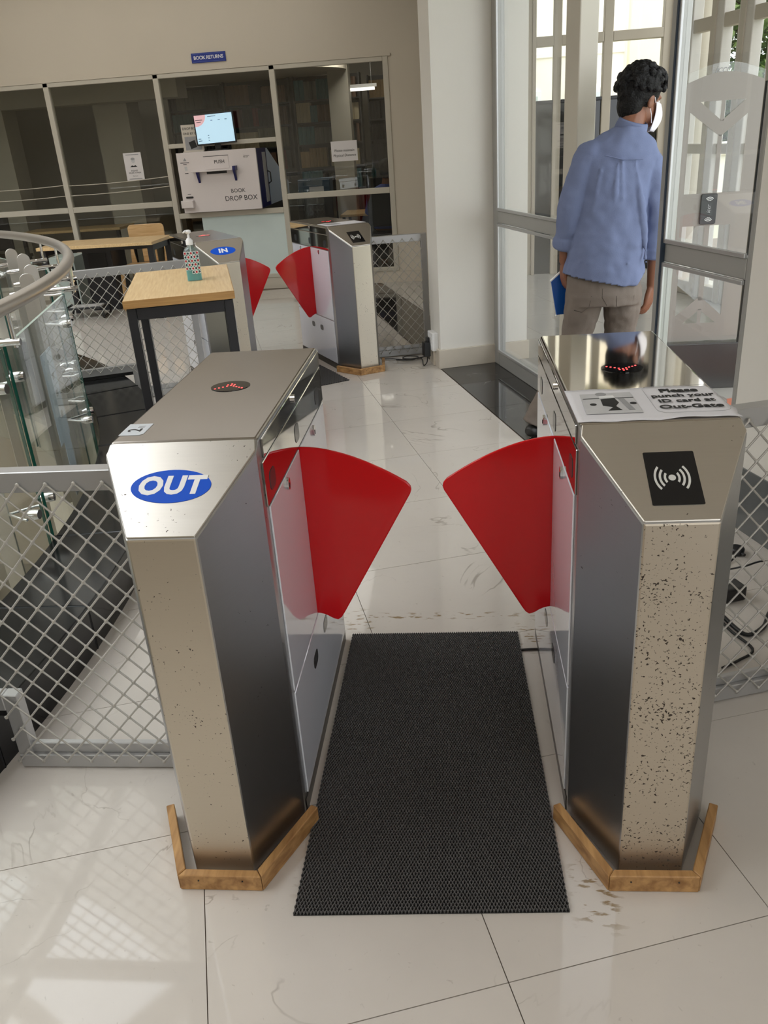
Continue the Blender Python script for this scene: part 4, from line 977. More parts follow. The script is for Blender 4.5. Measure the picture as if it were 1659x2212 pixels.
libdesk('library reading desk behind the second library glass bay', -4.2, 9.2, 1.3, 0.5, 0.74)
libdesk('wooden reading desk beside the seated reader in the library', -0.72, 10.1, 0.44, 0.7, 0.66)
def plain_chair(label, x, y, rz, m):
    t = thing('library_chair', label, 'chair', (x, y, 0), rz)
    MB().box(-0.22, 0.22, -0.22, 0.22, 0.42, 0.46).build('seat', m, t, bevel=0.01); MB().box(-0.22, 0.22, 0.20, 0.24, 0.55, 0.95).build('backrest', m, t, bevel=0.015)
    for sx in (-1, 1):
        for sy in (-1, 1): MB().cyl((sx*0.19, sy*0.19, 0), (sx*0.19, sy*0.19, 0.42), 0.014, 8).build('leg', m_darkm, t)
        MB().box(sx*0.19-0.014, sx*0.19+0.014, 0.205, 0.235, 0.46, 0.55).build('back_post', m_darkm, t)
plain_chair('dark chair at the reading desk behind the second library glass bay', -5.15, 9.15, R(180), m_darkm)
plain_chair('black chair carrying the seated reader in the library', -0.30, 9.35, R(180), m_black)

# ================================================================== DESK, WOODEN CHAIR AND ODDMENTS BY THE LIBRARY GLAZING
dk = thing('work_desk', 'long maple desk standing in front of the library glazing', 'desk', (-3.02, 7.19, 0), R(-1))
MB().box(-0.60, 0.60, -0.31, 0.31, 0.72, 0.75).build('desk_top', m_tabletop, dk, bevel=0.002, segs=1)
for sx in (-1, 1):
    MB().box(sx*0.56-0.03, sx*0.56+0.03, -0.27, -0.23, 0, 0.72).build('leg', m_darkm, dk); MB().box(sx*0.56-0.03, sx*0.56+0.03, 0.23, 0.27, 0, 0.72).build('leg', m_darkm, dk)
    MB().box(sx*0.56-0.015, sx*0.56+0.015, -0.23, 0.23, 0.66, 0.715).build('side_rail', m_darkm, dk)
MB().box(-0.53, 0.53, -0.015, 0.015, 0.66, 0.715).build('centre_rail', m_darkm, dk)
wc = thing('wooden_chair', 'bent plywood chair tucked behind the maple desk', 'chair', (-2.83, 7.66, 0), R(2))
MB().box(-0.235, 0.235, -0.25, 0.22, 0.42, 0.445).build('seat', m_chairw, wc, bevel=0.01)
tp = [(-0.2, 0.66), (-0.2, 0.80)]+[(-0.16+0.04*math.cos(R(t)), 0.80+0.04*math.sin(R(t))) for t in range(180, 89, -30)]+[(0.16+0.04*math.cos(R(t)), 0.80+0.04*math.sin(R(t))) for t in range(90, -1, -30)]+[(0.2, 0.66)]
MB().prism(tp, 0, 0.018, frame_M((0, 0.245, 0), (1, 0, 0), (0, 0, 1))).build('backrest', m_chairw, wc, bevel=0.004)
MB().box(-0.075, 0.085, 0.221, 0.240, 0.446, 0.66).build('back_splat', m_chairw, wc, bevel=0.004)
for sx in (-1, 1):
    MB().prism([(sx*0.215, 0.445), (sx*0.16, 0.445), (sx*0.172, 0.56), (sx*0.175, 0.66), (sx*0.2, 0.66)], 0, 0.018, frame_M((0, 0.240, 0), (1, 0, 0), (0, 0, 1))).build('back_post', m_chairw, wc)
    for sy in (-1, 1): MB().tube([(sx*0.19, sy*0.19, 0.42), (sx*0.215, sy*0.21, 0.0)], [(0.026, 0.02), (0.018, 0.016)], 8).build('leg', m_chairw, wc)
pc_ = tag(MB().box(-0.17, 0.13, -0.2, 0.2, 0, 0.56).build('drawer_pedestal', mat('sage_enamel', srgb(178, 190, 184), 0.4, noise=0.02), bevel=0.006), 'pale sage drawer unit standing left of the wooden chair', 'cabinet'); pc_.location = (-3.78, 7.90, 0); pc_.rotation_euler = (0, 0, R(3))
for z in (0.2, 0.4): MB().box(-0.05, 0.05, -0.208, -0.200, z, z+0.012).build('drawer_handle', m_alus, pc_)
bk = tag(MB().box(-0.16, 0.16, -0.2, 0.2, 0, 0.64).build('black_cabinet', m_darkm, bevel=0.006), 'black cabinet standing under the left end of the maple desk', 'cabinet'); bk.location = (-3.30, 7.75, 0)
MB().box(-0.10, 0.10, -0.206, -0.2, 0.45, 0.60).build('front_plate', m_black, bk)
bc = thing('foot_rest', 'black tubular foot rest with white pad on the floor before the sage unit', 'foot rest', (-3.36, 7.18, 0), R(8))
for sx in (-1, 1): MB().tube([(sx*0.2, -0.14, 0.015), (sx*0.2, 0.14, 0.015), (sx*0.2, 0.18, 0.05), (sx*0.2, 0.16, 0.11), (sx*0.2, -0.10, 0.11), (sx*0.2, -0.15, 0.07), (sx*0.2, -0.14, 0.015)], 0.013, 8).build('sled_frame', m_black, bc)
for y in (-0.1, 0.12): MB().cyl((-0.2, y, 0.11), (0.2, y, 0.11), 0.012, 8).build('cross_bar', m_black, bc)
MB().box(-0.16, 0.16, -0.09, 0.11, 0.095, 0.12).build('pad', m_wpl, bc, bevel=0.005)

# ================================================================== WALKING PERSON
pe = thing('person', 'person in blue shirt, grey jeans and white mask walking out through the doorway', 'person', (1.29, 2.98, 0))
PO = Vector((1.29, 2.98, 0)); TM = Matrix.Translation(-PO)
FD = Vector((0.80, 0.52, -0.24)).normalized()                 # where the face points
HR = frame_M((0, 0, 0), FD.cross(Vector((0, 0, 1))).normalized(), FD).to_3x3()   # local x right, y forward, z up
HC = Vector((1.440, 3.075, 1.614))
def hp(x, y, z): return HC+HR @ Vector((x, y, z))
b = MB()
b.ball(hp(0, -0.005, 0.035), (0.076, 0.096, 0.092), 20, 14, TM, HR); b.ball(hp(0, 0.035, -0.035), (0.060, 0.066, 0.072), 18, 12, TM, HR)
b.ball(hp(0, 0.062, -0.075), (0.036, 0.036, 0.030), 14, 8, TM, HR); b.ball(hp(0, 0.097, -0.012), (0.013, 0.020, 0.024), 10, 8, TM, HR)
b.ball(hp(0, 0.078, 0.030), (0.052, 0.022, 0.016), 12, 8, TM, HR)
for sx in (-1, 1):
    b.ball(hp(sx*0.076, -0.004, -0.008), (0.010, 0.020, 0.031), 10, 8, TM, HR); b.ball(hp(sx*0.080, -0.008, 0.008), (0.009, 0.018, 0.018), 10, 8, TM, HR)
b.tube([hp(0, -0.02, -0.04), (1.408, 3.04, 1.545), (1.375, 3.01, 1.46), (1.36, 3.0, 1.40)], [0.055, 0.056, 0.062, 0.085], 14, TM)
b.rings([(1.33, 2.99, 1.28, 0.15, 0.09), (1.345, 3.0, 1.38, 0.15, 0.085), (1.36, 3.0, 1.44, 0.10, 0.07)], 20, TM)
b.rings([(1.29, 2.96, 0.74, 0.155, 0.10), (1.295, 2.96, 0.90, 0.14, 0.09), (1.32, 2.98, 1.10, 0.13, 0.085), (1.33, 2.99, 1.28, 0.15, 0.09)], 20, TM)
# arms
LS, LE, LWr = Vector((1.20, 2.99, 1.395)), Vector((1.112, 2.94, 1.17)), Vector((1.095, 2.985, 0.905))
RS, RE, RWr = Vector((1.475, 3.01, 1.365)), Vector((1.532, 2.95, 1.14)), Vector((1.535, 3.0, 0.765))
for S_, E_, W_ in ((LS, LE, LWr), (RS, RE, RWr)):
    b.tube([S_, S_.lerp(E_, 0.5), E_, E_.lerp(W_, 0.35), W_], [0.052, 0.046, 0.040, 0.039, 0.026], 12, TM)
# legs (hidden by the trousers below)
for pts in (((1.19, 2.95, 0.76), (1.155, 2.99, 0.45), (0.96, 2.97, 0.10)), ((1.385, 2.97, 0.76), (1.395, 3.10, 0.45), (1.41, 3.14, 0.09))):
    b.tube(pts, [0.075, 0.05, 0.036], 12, TM)
# hands: palm, four fingers, thumb
def hand(Wp, dirn, palmn, side, curl, L_=0.155):
    d = Vector(dirn).normalized(); n = Vector(palmn); n = (n-d*n.dot(d)).normalized(); a = d.cross(n)*side   # a: towards thumb side
    k0 = Wp; k1 = Wp+d*0.085
    for i in range(4):
        o = a*(0.027-0.0185*i)
        b.tube([k0+o*0.55+d*0.008, k0.lerp(k1, 0.6)+o*0.9, k1+o], [0.017, 0.016, 0.0115], 8, TM)
        ln = (0.070, 0.078, 0.072, 0.056)[i]; p = k1+o; ang = curl*(0.5+0.12*i)
        pts = [p]; dd = d.copy()
        for sgm, fr_ in enumerate((0.42, 0.32, 0.26)):
            q = Matrix.Rotation(ang*(0.8 if sgm == 0 else 1.0), 3, a*side) @ dd
            dd = q; p = p+dd*ln*fr_; pts.append(p.copy())
        b.tube(pts, [0.0102, 0.0098, 0.0088, 0.0070], 8, TM); b.ball(pts[-1], 0.0070, 8, 6, TM)
    tb_ = [k0+a*0.018+d*0.022, k0+a*0.040+d*0.050+n*0.010, k0+a*0.044+d*0.078+n*0.020, k0+a*0.036+d*0.100+n*0.028]
    b.tube(tb_, [0.014, 0.0125, 0.0105, 0.0075], 8, TM); b.ball(tb_[-1], 0.0075, 8, 6, TM)
hand(RWr, (-0.16, 0.02, -0.98), (-0.75, 0.55, -0.1), 1, R(34))
hand(LWr, (0.02, 0.10, -0.98), (0.9, 0.2, 0.1), -1, R(40))
body = organic(b, 'body', m_skin, 0.0050, pe, smooth=3, fac=0.5)
# shirt
s = MB()
s.rings([(1.282, 2.950, 0.800, 0.196, 0.140, 0.9), (1.284, 2.952, 0.86, 0.193, 0.138, 0.9), (1.290, 2.955, 0.95, 0.186, 0.132, 0.9), (1.302, 2.965, 1.08, 0.176, 0.125, 0.92), (1.312, 2.975, 1.20, 0.172, 0.122, 0.95),
         (1.325, 2.985, 1.30, 0.178, 0.118, 0.95), (1.338, 2.995, 1.38, 0.180, 0.108, 1.0), (1.342, 3.005, 1.43, 0.160, 0.094, 1.0), (1.352, 3.008, 1.46, 0.128, 0.084, 1.0), (1.366, 3.012, 1.485, 0.092, 0.074, 1.0), (1.378, 3.015, 1.505, 0.070, 0.066, 1.0)], 40, TM)
for S_, E_, W_, ce_ in ((LS, LE, LWr, 0.68), (RS, RE, RWr, 0.58)):
    C_ = E_.lerp(W_, ce_)
    s.ball(S_+Vector((0.015 if S_ is LS else -0.015, 0, 0.0)), (0.072, 0.07, 0.066), 16, 10, TM)
    s.tube([S_, S_.lerp(E_, 0.1), S_.lerp(E_, 0.35), S_.lerp(E_, 0.7), E_, E_.lerp(C_, 0.5), C_], [0.060, 0.066, 0.067, 0.063, 0.060, 0.058, 0.054], 16, TM)
    dv = (C_-E_).normalized(); s.tube([C_-dv*0.045, C_-dv*0.035, C_+dv*0.004, C_+dv*0.012], [0.055, 0.064, 0.063, 0.054], 16, TM)
# folds down the back
for p0_, p1_, rr in (((1.335, 2.874, 1.37), (1.345, 2.858, 1.05), 0.013), ((1.315, 2.872, 1.36), (1.30, 2.852, 1.12), 0.010), ((1.40, 2.885, 1.36), (1.455, 2.872, 1.02), 0.012), ((1.24, 2.882, 1.34), (1.19, 2.87, 1.0), 0.010), ((1.20, 2.855, 1.01), (1.42, 2.85, 0.985), 0.006), ((1.15, 2.85, 0.93), (1.38, 2.825, 0.91), 0.006), ((1.44, 2.885, 1.2), (1.47, 2.87, 0.9), 0.010)):
    a_, c_ = Vector(p0_), Vector(p1_); s.tube([a_, a_.lerp(c_, 0.5)+Vector((0, -0.004, 0)), c_], [rr*0.4, rr, rr*0.3], 8, TM)
shirt = organic(s, 'shirt', m_shirt, 0.0065, pe, smooth=5, fac=0.5, disp=(0.022, 0.085))
# slanting tail hem: trim the shirt along a tilted curve
bmh = bmesh.new(); bmh.from_mesh(shirt.data)
dl = []
for v in bmh.verts:
    x = v.co.x+PO.x; zc = 0.862-0.070*max(0, min(1, (x-1.08)/0.33))+(0.055*max(0, (x-1.425)/0.05) if x > 1.425 else 0)
    if v.co.z < zc and 1.05 < x < 1.50 and v.co.z < 0.90: dl.append(v)
bmesh.ops.delete(bmh, geom=dl, context='VERTS'); bmh.to_mesh(shirt.data); bmh.free()
sol = shirt.modifiers.new('cloth', 'SOLIDIFY'); sol.thickness = 0.003; sol.offset = 1
cl = MB()
cc = [Vector((1.398+0.066*math.cos(t), 3.028+0.062*math.sin(t), 1.508+0.014*math.sin(t)-0.018*math.cos(t))) for t in [2*PI*i/26 for i in range(26)]]
cl.tube(cc, [(0.030, 0.006)]*26, 8, TM, closed=True, up=(0, 0, 1)); cl.build('collar', m_shirt, pe)
ly = MB(); ly.tube([c+Vector((0, 0, -0.018))+((c-Vector((1.398, 3.028, c.z))).normalized()*0.007) for c in cc], [(0.006, 0.0025)]*26, 6, TM, closed=True, up=(0, 0, 1)); ly.build('lanyard', m_black, pe)
MB().tube([TM @ Vector(p) for p in ((1.255, 2.884, 1.395), (1.34, 2.870, 1.372), (1.43, 2.888, 1.368))], 0.0022, 6).build('yoke_seam', m_shirt, pe)
# trousers
p = MB()
p.rings([(1.288, 2.955, 0.90, 0.165, 0.110), (1.288, 2.955, 0.82, 0.180, 0.122, 0.9), (1.288, 2.952, 0.755, 0.188, 0.130, 0.9), (1.288, 2.952, 0.705, 0.184, 0.128, 0.9)], 32, TM)
p.tube([(1.200, 2.945, 0.78), (1.188, 2.948, 0.68), (1.168, 2.965, 0.58), (1.150, 2.990, 0.45), (1.06, 2.985, 0.28), (0.955, 2.968, 0.10), (0.940, 2.962, 0.072)], [0.098, 0.093, 0.082, 0.070, 0.064, 0.058, 0.058], 18, TM)
p.tube([(1.382, 2.955, 0.78), (1.386, 2.965, 0.68), (1.390, 3.00, 0.58), (1.396, 3.08, 0.45), (1.402, 3.11, 0.28), (1.41, 3.12, 0.08), (1.41, 3.12, 0.055)], [0.098, 0.092, 0.080, 0.068, 0.062, 0.058, 0.060], 18, TM)
tro = organic(p, 'trousers', m_pants, 0.0065, pe, smooth=4, fac=0.5, disp=(0.014, 0.06))
m_stitch = mat('dark_stitching', srgb(78, 70, 64), 0.9, noise=0.1)
def pocket(pts):
    o = MB().tube([TM @ Vector(q) for q in pts], 0.0016, 5).build('pocket_seam', m_stitch, pe); 
    sw = o.modifiers.new('fit', 'SHRINKWRAP'); sw.target = tro; sw.offset = 0.0008; finalise(o); return o
pocket([(1.335, 2.80, 0.765), (1.340, 2.80, 0.70), (1.345, 2.80, 0.675), (1.395, 2.80, 0.648), (1.435, 2.82, 0.670), (1.445, 2.82, 0.755)])
pocket([(1.205, 2.80, 0.775), (1.200, 2.80, 0.700), (1.150, 2.81, 0.672), (1.115, 2.83, 0.690)])
pocket([(1.262, 2.80, 0.80), (1.262, 2.80, 0.755), (1.285, 2.80, 0.715), (1.289, 2.80, 0.680)])
# shoes
for hx, hy, hz, tx, ty, tz in ((0.930, 2.935, 0.042, 1.05, 3.10, 0.028), (1.405, 3.08, 0.035, 1.44, 3.29, 0.028)):
    sh_ = MB(); A_, B_ = Vector((hx, hy, hz)), Vector((tx, ty, tz))
    sh_.tube([A_+(A_-B_)*0.1, A_, A_.lerp(B_, 0.5), B_, B_+(B_-A_)*0.18], [(0.020, 0.024), (0.035, 0.034), (0.033, 0.038), (0.026, 0.042), (0.012, 0.024)], 12, TM, up=(0, 0, 1))
    organic(sh_, 'shoe', m_shoe, 0.007, pe, smooth=2)
# hair: dense curls over the skull
h_ = MB(); rnd = random.Random(4)
h_.ball(hp(0, -0.022, 0.048), (0.094, 0.104, 0.098), 22, 14, TM, HR); h_.ball(hp(0, -0.058, -0.020), (0.072, 0.052, 0.080), 16, 10, TM, HR)
h_.ball(hp(0, 0.055, 0.095), (0.068, 0.062, 0.048), 16, 10, TM, HR)
for i in range(620):
    th_, ph_ = math.acos(1-2*rnd.random()), 2*PI*rnd.random()
    d = Vector((math.sin(th_)*math.cos(ph_), math.sin(th_)*math.sin(ph_), math.cos(th_)))
    if d.z < -0.25 and d.y > -0.35: continue
    if d.y > 0.62 and d.z < 0.30: continue
    if abs(d.x) > 0.7 and d.z < -0.02 and d.y > -0.2: continue
    rr = Vector((0.102, 0.118, 0.114)) if d.z > -0.1 else Vector((0.076, 0.104, 0.105))
    c = hp(d.x*rr.x, -0.015+d.y*rr.y+(0.018 if (d.y > 0.3 and d.z > 0.3) else 0), 0.045+d.z*rr.z)
    h_.ball(c, rnd.uniform(0.008, 0.017), 8, 6, TM)
hair = organic(h_, 'hair', m_hair, 0.0045, pe, smooth=1, fac=0.4)
# mask with ear loops
mk = MB(); vs = []; nu, nv = 14, 8
for j in range(nv+1):
    for i in range(nu+1):
        a = R(-78+156*i/nu); v = j/nv; z = -0.112+0.114*v-0.012*abs(math.sin(a))*(1-v)
        rx = 0.070+0.004*math.sin(PI*v); ry = 0.086+0.036*math.sin(PI*v*0.9)
        vs.append(TM @ hp(rx*math.sin(a), 0.018+ry*math.cos(a), z))
mk.add(vs, [(j*(nu+1)+i, j*(nu+1)+i+1, (j+1)*(nu+1)+i+1, (j+1)*(nu+1)+i) for j in range(nv) for i in range(nu)], None, True)
mo_ = mk.build('face_mask', m_maskm, pe); sd = mo_.modifiers.new('t', 'SOLIDIFY'); sd.thickness = 0.002; sd.offset = 0
for sx in (-1, 1):
    for z0, z1 in ((-0.004, 0.022), (-0.090, -0.038)):
        MB().tube([TM @ hp(sx*0.067, 0.036, z0), TM @ hp(sx*0.080, 0.012, z1*0.6+z0*0.4), TM @ hp(sx*0.086, -0.010, z1)], 0.0018, 6).build('ear_loop', m_maskm, mo_)
for sx in (-1, 1): MB().ball(TM @ hp(sx*0.03, 0.082, 0.012), (0.011, 0.008, 0.008), 10, 8, None, HR).build('eye', mat('eye_white', (0.7, 0.68, 0.65), 0.2), pe)
fo = thing('blue_folder', 'blue folder carried against the left hip of the walking person', 'folder', (1.078, 3.035, 0.62))
FMx = frame_M((0, 0, 0.0), (0.98, 0.2, 0.0), (-0.30, 0.0, 0.95))
MB().prism([(-0.012, 0.02), (0.07, 0.02), (0.075, 0.235), (0.03, 0.245), (-0.040, 0.19)], -0.006, 0.006, FMx).build('cover', mat('royal_blue_vinyl', srgb(8, 78, 158), 0.35, noise=0.03), fo, bevel=0.002)
MB().tube([FMx @ Vector((-0.042, 0.192, 0)), FMx @ Vector((0.03, 0.249, 0))], 0.006, 6).build('binding', m_whitep, fo); MB().ball(FMx @ Vector((-0.013, 0.016, 0)), 0.006, 8, 6).build('corner_tip', m_whitep, fo)

# ---- seated reader in the library (seen from behind through the glass)
rd_ = thing('person', 'reader in blue striped shirt sitting with their back turned inside the library', 'person', (-0.30, 9.5, 0))
q = MB()
q.ball((0, 0, 1.17), (0.075, 0.09, 0.105)); q.tube([(0, 0, 1.09), (0, -0.03, 0.98)], [0.05, 0.07], 10)
q.rings([(0, -0.06, 0.48, 0.17, 0.12), (0, -0.08, 0.65, 0.15, 0.11), (0, -0.06, 0.85, 0.19, 0.12), (0, -0.04, 0.95, 0.17, 0.10), (0, -0.03, 1.0, 0.08, 0.07)], 20)
for sx in (-1, 1):
    q.tube([(sx*0.18, -0.04, 0.92), (sx*0.24, 0.03, 0.70), (sx*0.12, 0.24, 0.70)], [0.05, 0.045, 0.03], 10); q.tube([(sx*0.10, 0.0, 0.52), (sx*0.12, 0.36, 0.50), (sx*0.12, 0.38, 0.06)], [0.08, 0.065, 0.045], 10)
    q.tube([(sx*0.12, 0.36, 0.04), (sx*0.12, 0.52, 0.03)], [0.04, 0.03], 8)
    for i in range(4): q.tube([(sx*(0.10+0.015*i), 0.24, 0.70), (sx*(0.09+0.015*i), 0.32, 0.69)], [0.012, 0.008], 6)
    q.tube([(sx*0.11, 0.24, 0.70), (sx*0.07, 0.28, 0.70)], [0.012, 0.008], 6)
organic(q, 'body', m_skin, 0.010, rd_, smooth=3)
q = MB(); q.rings([(0, -0.06, 0.50, 0.19, 0.14), (0, -0.08, 0.65, 0.175, 0.13), (0, -0.06, 0.85, 0.205, 0.135), (0, -0.04, 0.96, 0.18, 0.11), (0, -0.03, 1.01, 0.085, 0.075)], 20)
for sx in (-1, 1): q.tube([(sx*0.17, -0.04, 0.93), (sx*0.245, 0.03, 0.69), (sx*0.17, 0.15, 0.69)], [0.066, 0.06, 0.05], 10)
organic(q, 'shirt', mat('striped_blue_shirt', srgb(70, 84, 150), 0.8, noise=0.3, nscale=30, stretch=(6, 1, 1)), 0.011, rd_, smooth=3)
q = MB(); q.ball((0, -0.02, 1.20), (0.088, 0.10, 0.10)); q.ball((0, -0.06, 1.14), (0.075, 0.06, 0.07)); organic(q, 'hair', m_hair, 0.011, rd_, smooth=2)
q = MB()
for sx in (-1, 1): q.tube([(sx*0.10, -0.05, 0.54), (sx*0.12, 0.36, 0.515), (sx*0.12, 0.38, 0.08)], [0.098, 0.08, 0.06], 12)
organic(q, 'trousers', m_darkcloth, 0.012, rd_, smooth=2)

# ================================================================== SECURITY PEDESTAL, READER, OUTSIDE FLOOR
pdl = thing('security_pedestal', 'frosted acrylic security pedestal with black base behind the glass door', 'security gate', (2.02, 3.79, 0), R(-1.0))
acr = glassmat('clear_acrylic', (0.95, 0.96, 0.96), 1.0)
m_fr = mat('frosted_print', srgb(152, 145, 138), 0.5, noise=0.02)
top = [(-0.205, 1.735)]+[(-0.205+0.41*i/12, 1.735+0.05*math.sin(PI*i/12)) for i in range(1, 12)]+[(0.205, 1.735)]
PM = frame_M((0, 0, 0), (1, 0, 0), (0, 0, 1))
MB().prism([(-0.205, 0.284), (0.205, 0.284)]+top[::-1], -0.006, 0.006, PM).build('acrylic_panel', acr, pdl)
def frostp(pts): MB().prism(pts, 0.0062, 0.0082, PM).build('frosted_pattern', m_fr, pdl)
tt = [(x, z-0.045) for x, z in top]
# upper design: arched band, V with inner cut-out, side bands, cross band, lower inverted V
frostp(tt[:7][::1]+[(0.0, 1.60), (-0.12, 1.60), (-0.205, 1.60)]); frostp(tt[6:]+[(0.205, 1.60), (0.12, 1.60), (0.0, 1.60)])
frostp([(-0.205, 1.60), (-0.12, 1.60), (0.0, 1.50), (0.0, 1.42), (-0.17, 1.55), (-0.205, 1.55)]); frostp([(0.205, 1.60), (0.12, 1.60), (0.0, 1.50), (0.0, 1.42), (0.135, 1.53), (0.205, 1.53)])
frostp([(-0.008, 1.50), (0.012, 1.50), (0.012, 1.60), (-0.008, 1.60)])
frostp([(0.135, 1.53), (0.205, 1.53), (0.205, 1.13), (0.135, 1.13)]); frostp([(-0.012, 1.43), (0.010, 1.43), (0.010, 1.13), (-0.012, 1.13)]); frostp([(-0.205, 1.55), (-0.17, 1.55), (-0.17, 1.13), (-0.205, 1.13)])
frostp([(-0.205, 1.13), (0.205, 1.13), (0.205, 0.955), (-0.205, 0.955)])
frostp([(0.10, 0.955), (0.205, 0.955), (0.205, 0.44), (0.10, 0.44)]); frostp([(-0.205, 0.955), (-0.165, 0.955), (-0.165, 0.44), (-0.205, 0.44)]); frostp([(-0.040, 0.955), (-0.012, 0.955), (-0.012, 0.53), (-0.040, 0.53)])
frostp([(-0.205, 0.44), (-0.165, 0.44), (-0.03, 0.555), (0.10, 0.44), (0.205, 0.44), (0.205, 0.395), (0.07, 0.395), (-0.026, 0.475), (-0.12, 0.395), (-0.205, 0.395)])
frostp([(-0.205, 0.395), (0.205, 0.395), (0.205, 0.288), (-0.205, 0.288)]); frostp([(-0.036, 0.395), (-0.016, 0.395), (-0.016, 0.48), (-0.036, 0.48)])
MB().cyl((0.222, 0, 0.03), (0.222, 0, 1.68), 0.012, 10).build('side_post', m_black, pdl)
MB().box(-0.24, 0.255, -0.06, 0.06, 0.0, 0.28).build('base', mat('black_base_enamel', (0.02, 0.02, 0.022), 0.25, noise=0.05), pdl, bevel=0.004)
text('iccr', 0.05, m_greyp, pdl, frame_M((-0.02, -0.007, 1.752), (1, 0, 0), (0, 0, 1)), shear=0.35, name='maker_logo')
rdr = MB().prism(rrect(0.088, 0.165, 0.01), 0, 0.014, frame_M((-0.030, -0.0083, 1.045), (1, 0, 0), (0, 0, 1))).build('card_reader', m_black, pdl, bevel=0.002)
ic = MB()
for zz, sg_ in ((1.095, 1), (0.995, -1)):
    for r_ in (0.010, 0.018, 0.026):
        pts = [(-0.028+r_*math.cos(R(t)), -0.0232, zz+sg_*(r_*math.sin(R(t))-0.012)) for t in range(40, 141, 10)]
        ic.tube(pts, 0.0022, 5)
ic.build('contactless_symbol', m_whitep, rdr)
text('iccr', 0.03, m_lgreyp, rdr, frame_M((-0.030, -0.0232, 1.045), (0, 0, 1), (-1, 0, 0)), shear=0.3, name='maker_logo')

# ================================================================== OUTSIDE THE GLASS WALL
m_out = marble('grey_porch_tile', srgb(186, 182, 176), (0.3, 0.28, 0.26), 0.16, 0.3)
fv = MB().box(2.16, 7.5, 1.3, 9.0, -0.06, -0.005)
flv = struct(fv.build('floor_porch', m_grout, M=Matrix.Rotation(TH, 4, 'Z')))
tv_ = MB().box(-0.2985, 0.2985, -0.2985, 0.2985, -0.004, 0.0).mesh('porch_tile'); tv_.materials.append(m_out)
for i in range(5):
    for j in range(12):
        o = bpy.data.objects.new('porch_tile', tv_); COL.objects.link(o); o.parent = flv; o.location = (2.46+0.6*i, 1.62+0.6*j, 0.0)
dmt = tag(MB().box(-0.30, 0.45, -0.35, 0.55, 0.001, 0.016).build('door_mat', mat('terracotta_mat', srgb(196, 108, 78), 0.9, noise=0.08, nscale=30, bump=0.2, bscale=200), bevel=0.006), 'terracotta coir mat on the porch floor beside the black pedestal base', 'mat'); dmt.location = (2.16, 2.90, 0.0015); dmt.rotation_euler = (0, 0, TH)
dm2 = tag(MB().box(-0.25, 0.55, -0.12, 0.20, 0.001, 0.05).build('rolled_mat', mat('maroon_mat', srgb(140, 58, 62), 0.9, noise=0.1, nscale=40, bump=0.2, bscale=200), bevel=0.018, segs=3), 'folded maroon mat lying beyond the terracotta mat', 'mat'); dm2.location = (2.56, 3.90, 0.001); dm2.rotation_euler = (0, 0, TH)
# window wall straight ahead (same plane as the library front) with black lower panels
win5 = sempty('window_5')
m_mul = mat('taupe_mullion', srgb(178, 168, 152), 0.5, noise=0.03)
def abar(name, x0, x1, z0, z1, m=m_mul): return MB().box(x0, x1, YB-0.06, YB+0.06, z0, z1).build(name, m, win5, bevel=0.006)
for x0, x1 in ((1.362, 1.40), (1.575, 1.655), (2.075, 2.165), (2.66, 2.74)): abar('mullion', x0, x1, 0, 3.5)
for x0, x1 in ((1.40, 1.575), (1.655, 2.075), (2.165, 2.66)):
    abar('transom', x0, x1, 2.265, 2.355); abar('transom', x0, x1, 1.735, 1.77, m_darkm)
    MB().box(x0, x1, YB-0.01, YB+0.01, 0.002, 1.735).build('black_panel', m_blackg, win5)
    for z0, z1 in ((1.77, 2.265), (2.355, 3.5)): MB().box(x0, x1, YB-0.003, YB+0.003, z0, z1).build('glass_pane', m_glass, win5)
struct(MB().box(2.745, 3.05, YB-0.10, YB+0.15, 0, 3.5).build('wall_porch', m_wallb))
# second window wall running back towards the viewer
win6 = sempty('window_6', (0, 0, 0), TH)
m_mulw = mat('pale_mullion', srgb(196, 190, 182), 0.5, noise=0.03)
for v0, v1 in ((5.47, 5.63), (5.07, 5.26), (4.67, 4.86), (4.27, 4.46), (3.87, 4.06), (3.47, 3.66), (3.07, 3.26), (2.67, 2.86), (2.27, 2.46), (1.88, 2.06), (5.92, 6.0)):
    MB().box(4.56, 4.66, v0, v1, 0, 3.5).build('mullion', m_mulw, win6, bevel=0.008); MB().box(4.545, 4.56, v0+0.09, v0+0.15, 0, 3.5).build('cover_strip', m_mul, win6)
for z0, z1 in ((1.22, 1.30), (2.17, 2.27), (0.0, 0.12)): MB().box(4.57, 4.65, 1.9, 6.0, z0, z1).build('transom', m_mul, win6, bevel=0.006)
cl_ = MB().cyl((2.80, 7.42, 0), (2.80, 7.42, 3.5), 0.15, 32); struct(cl_.build('wall_porch_column', m_wallb))
# ground, facades and planting
struct(MB().box(-6, 40, 8.7, 60, -0.9, -0.8).build('ground', mat('lawn', srgb(120, 140, 70), 0.9, noise=0.3, nscale=6)))
struct(MB().prism([tuple(UV(4.7, -6).xy), tuple(UV(40, -6).xy), tuple(UV(40, 9).xy), tuple(UV(4.7, 7).xy)], -0.9, -0.801).build('ground_side', mat('lawn', srgb(120, 140, 70))))
m_fac = mat('cream_facade', srgb(252, 244, 228), 0.8, noise=0.03, nscale=1.2); m_fac2 = mat('sand_facade', srgb(236, 222, 198), 0.8, noise=0.03)
fb = thing('building', 'cream rendered building with small white windows beyond the porch glazing', 'building', (2.4, 14.5, -0.8))
MB().box(-2.2, 0.95, 0, 4, 0, 9).build('wall', m_fac, fb); MB().box(0.95, 1.75, -0.5, 4, 0, 9).build('wall', m_fac2, fb)
for z in (3.35, 5.6): MB().box(-2.2, 0.95, -0.03, 0, z, z+0.06).build('string_course', m_fac, fb)
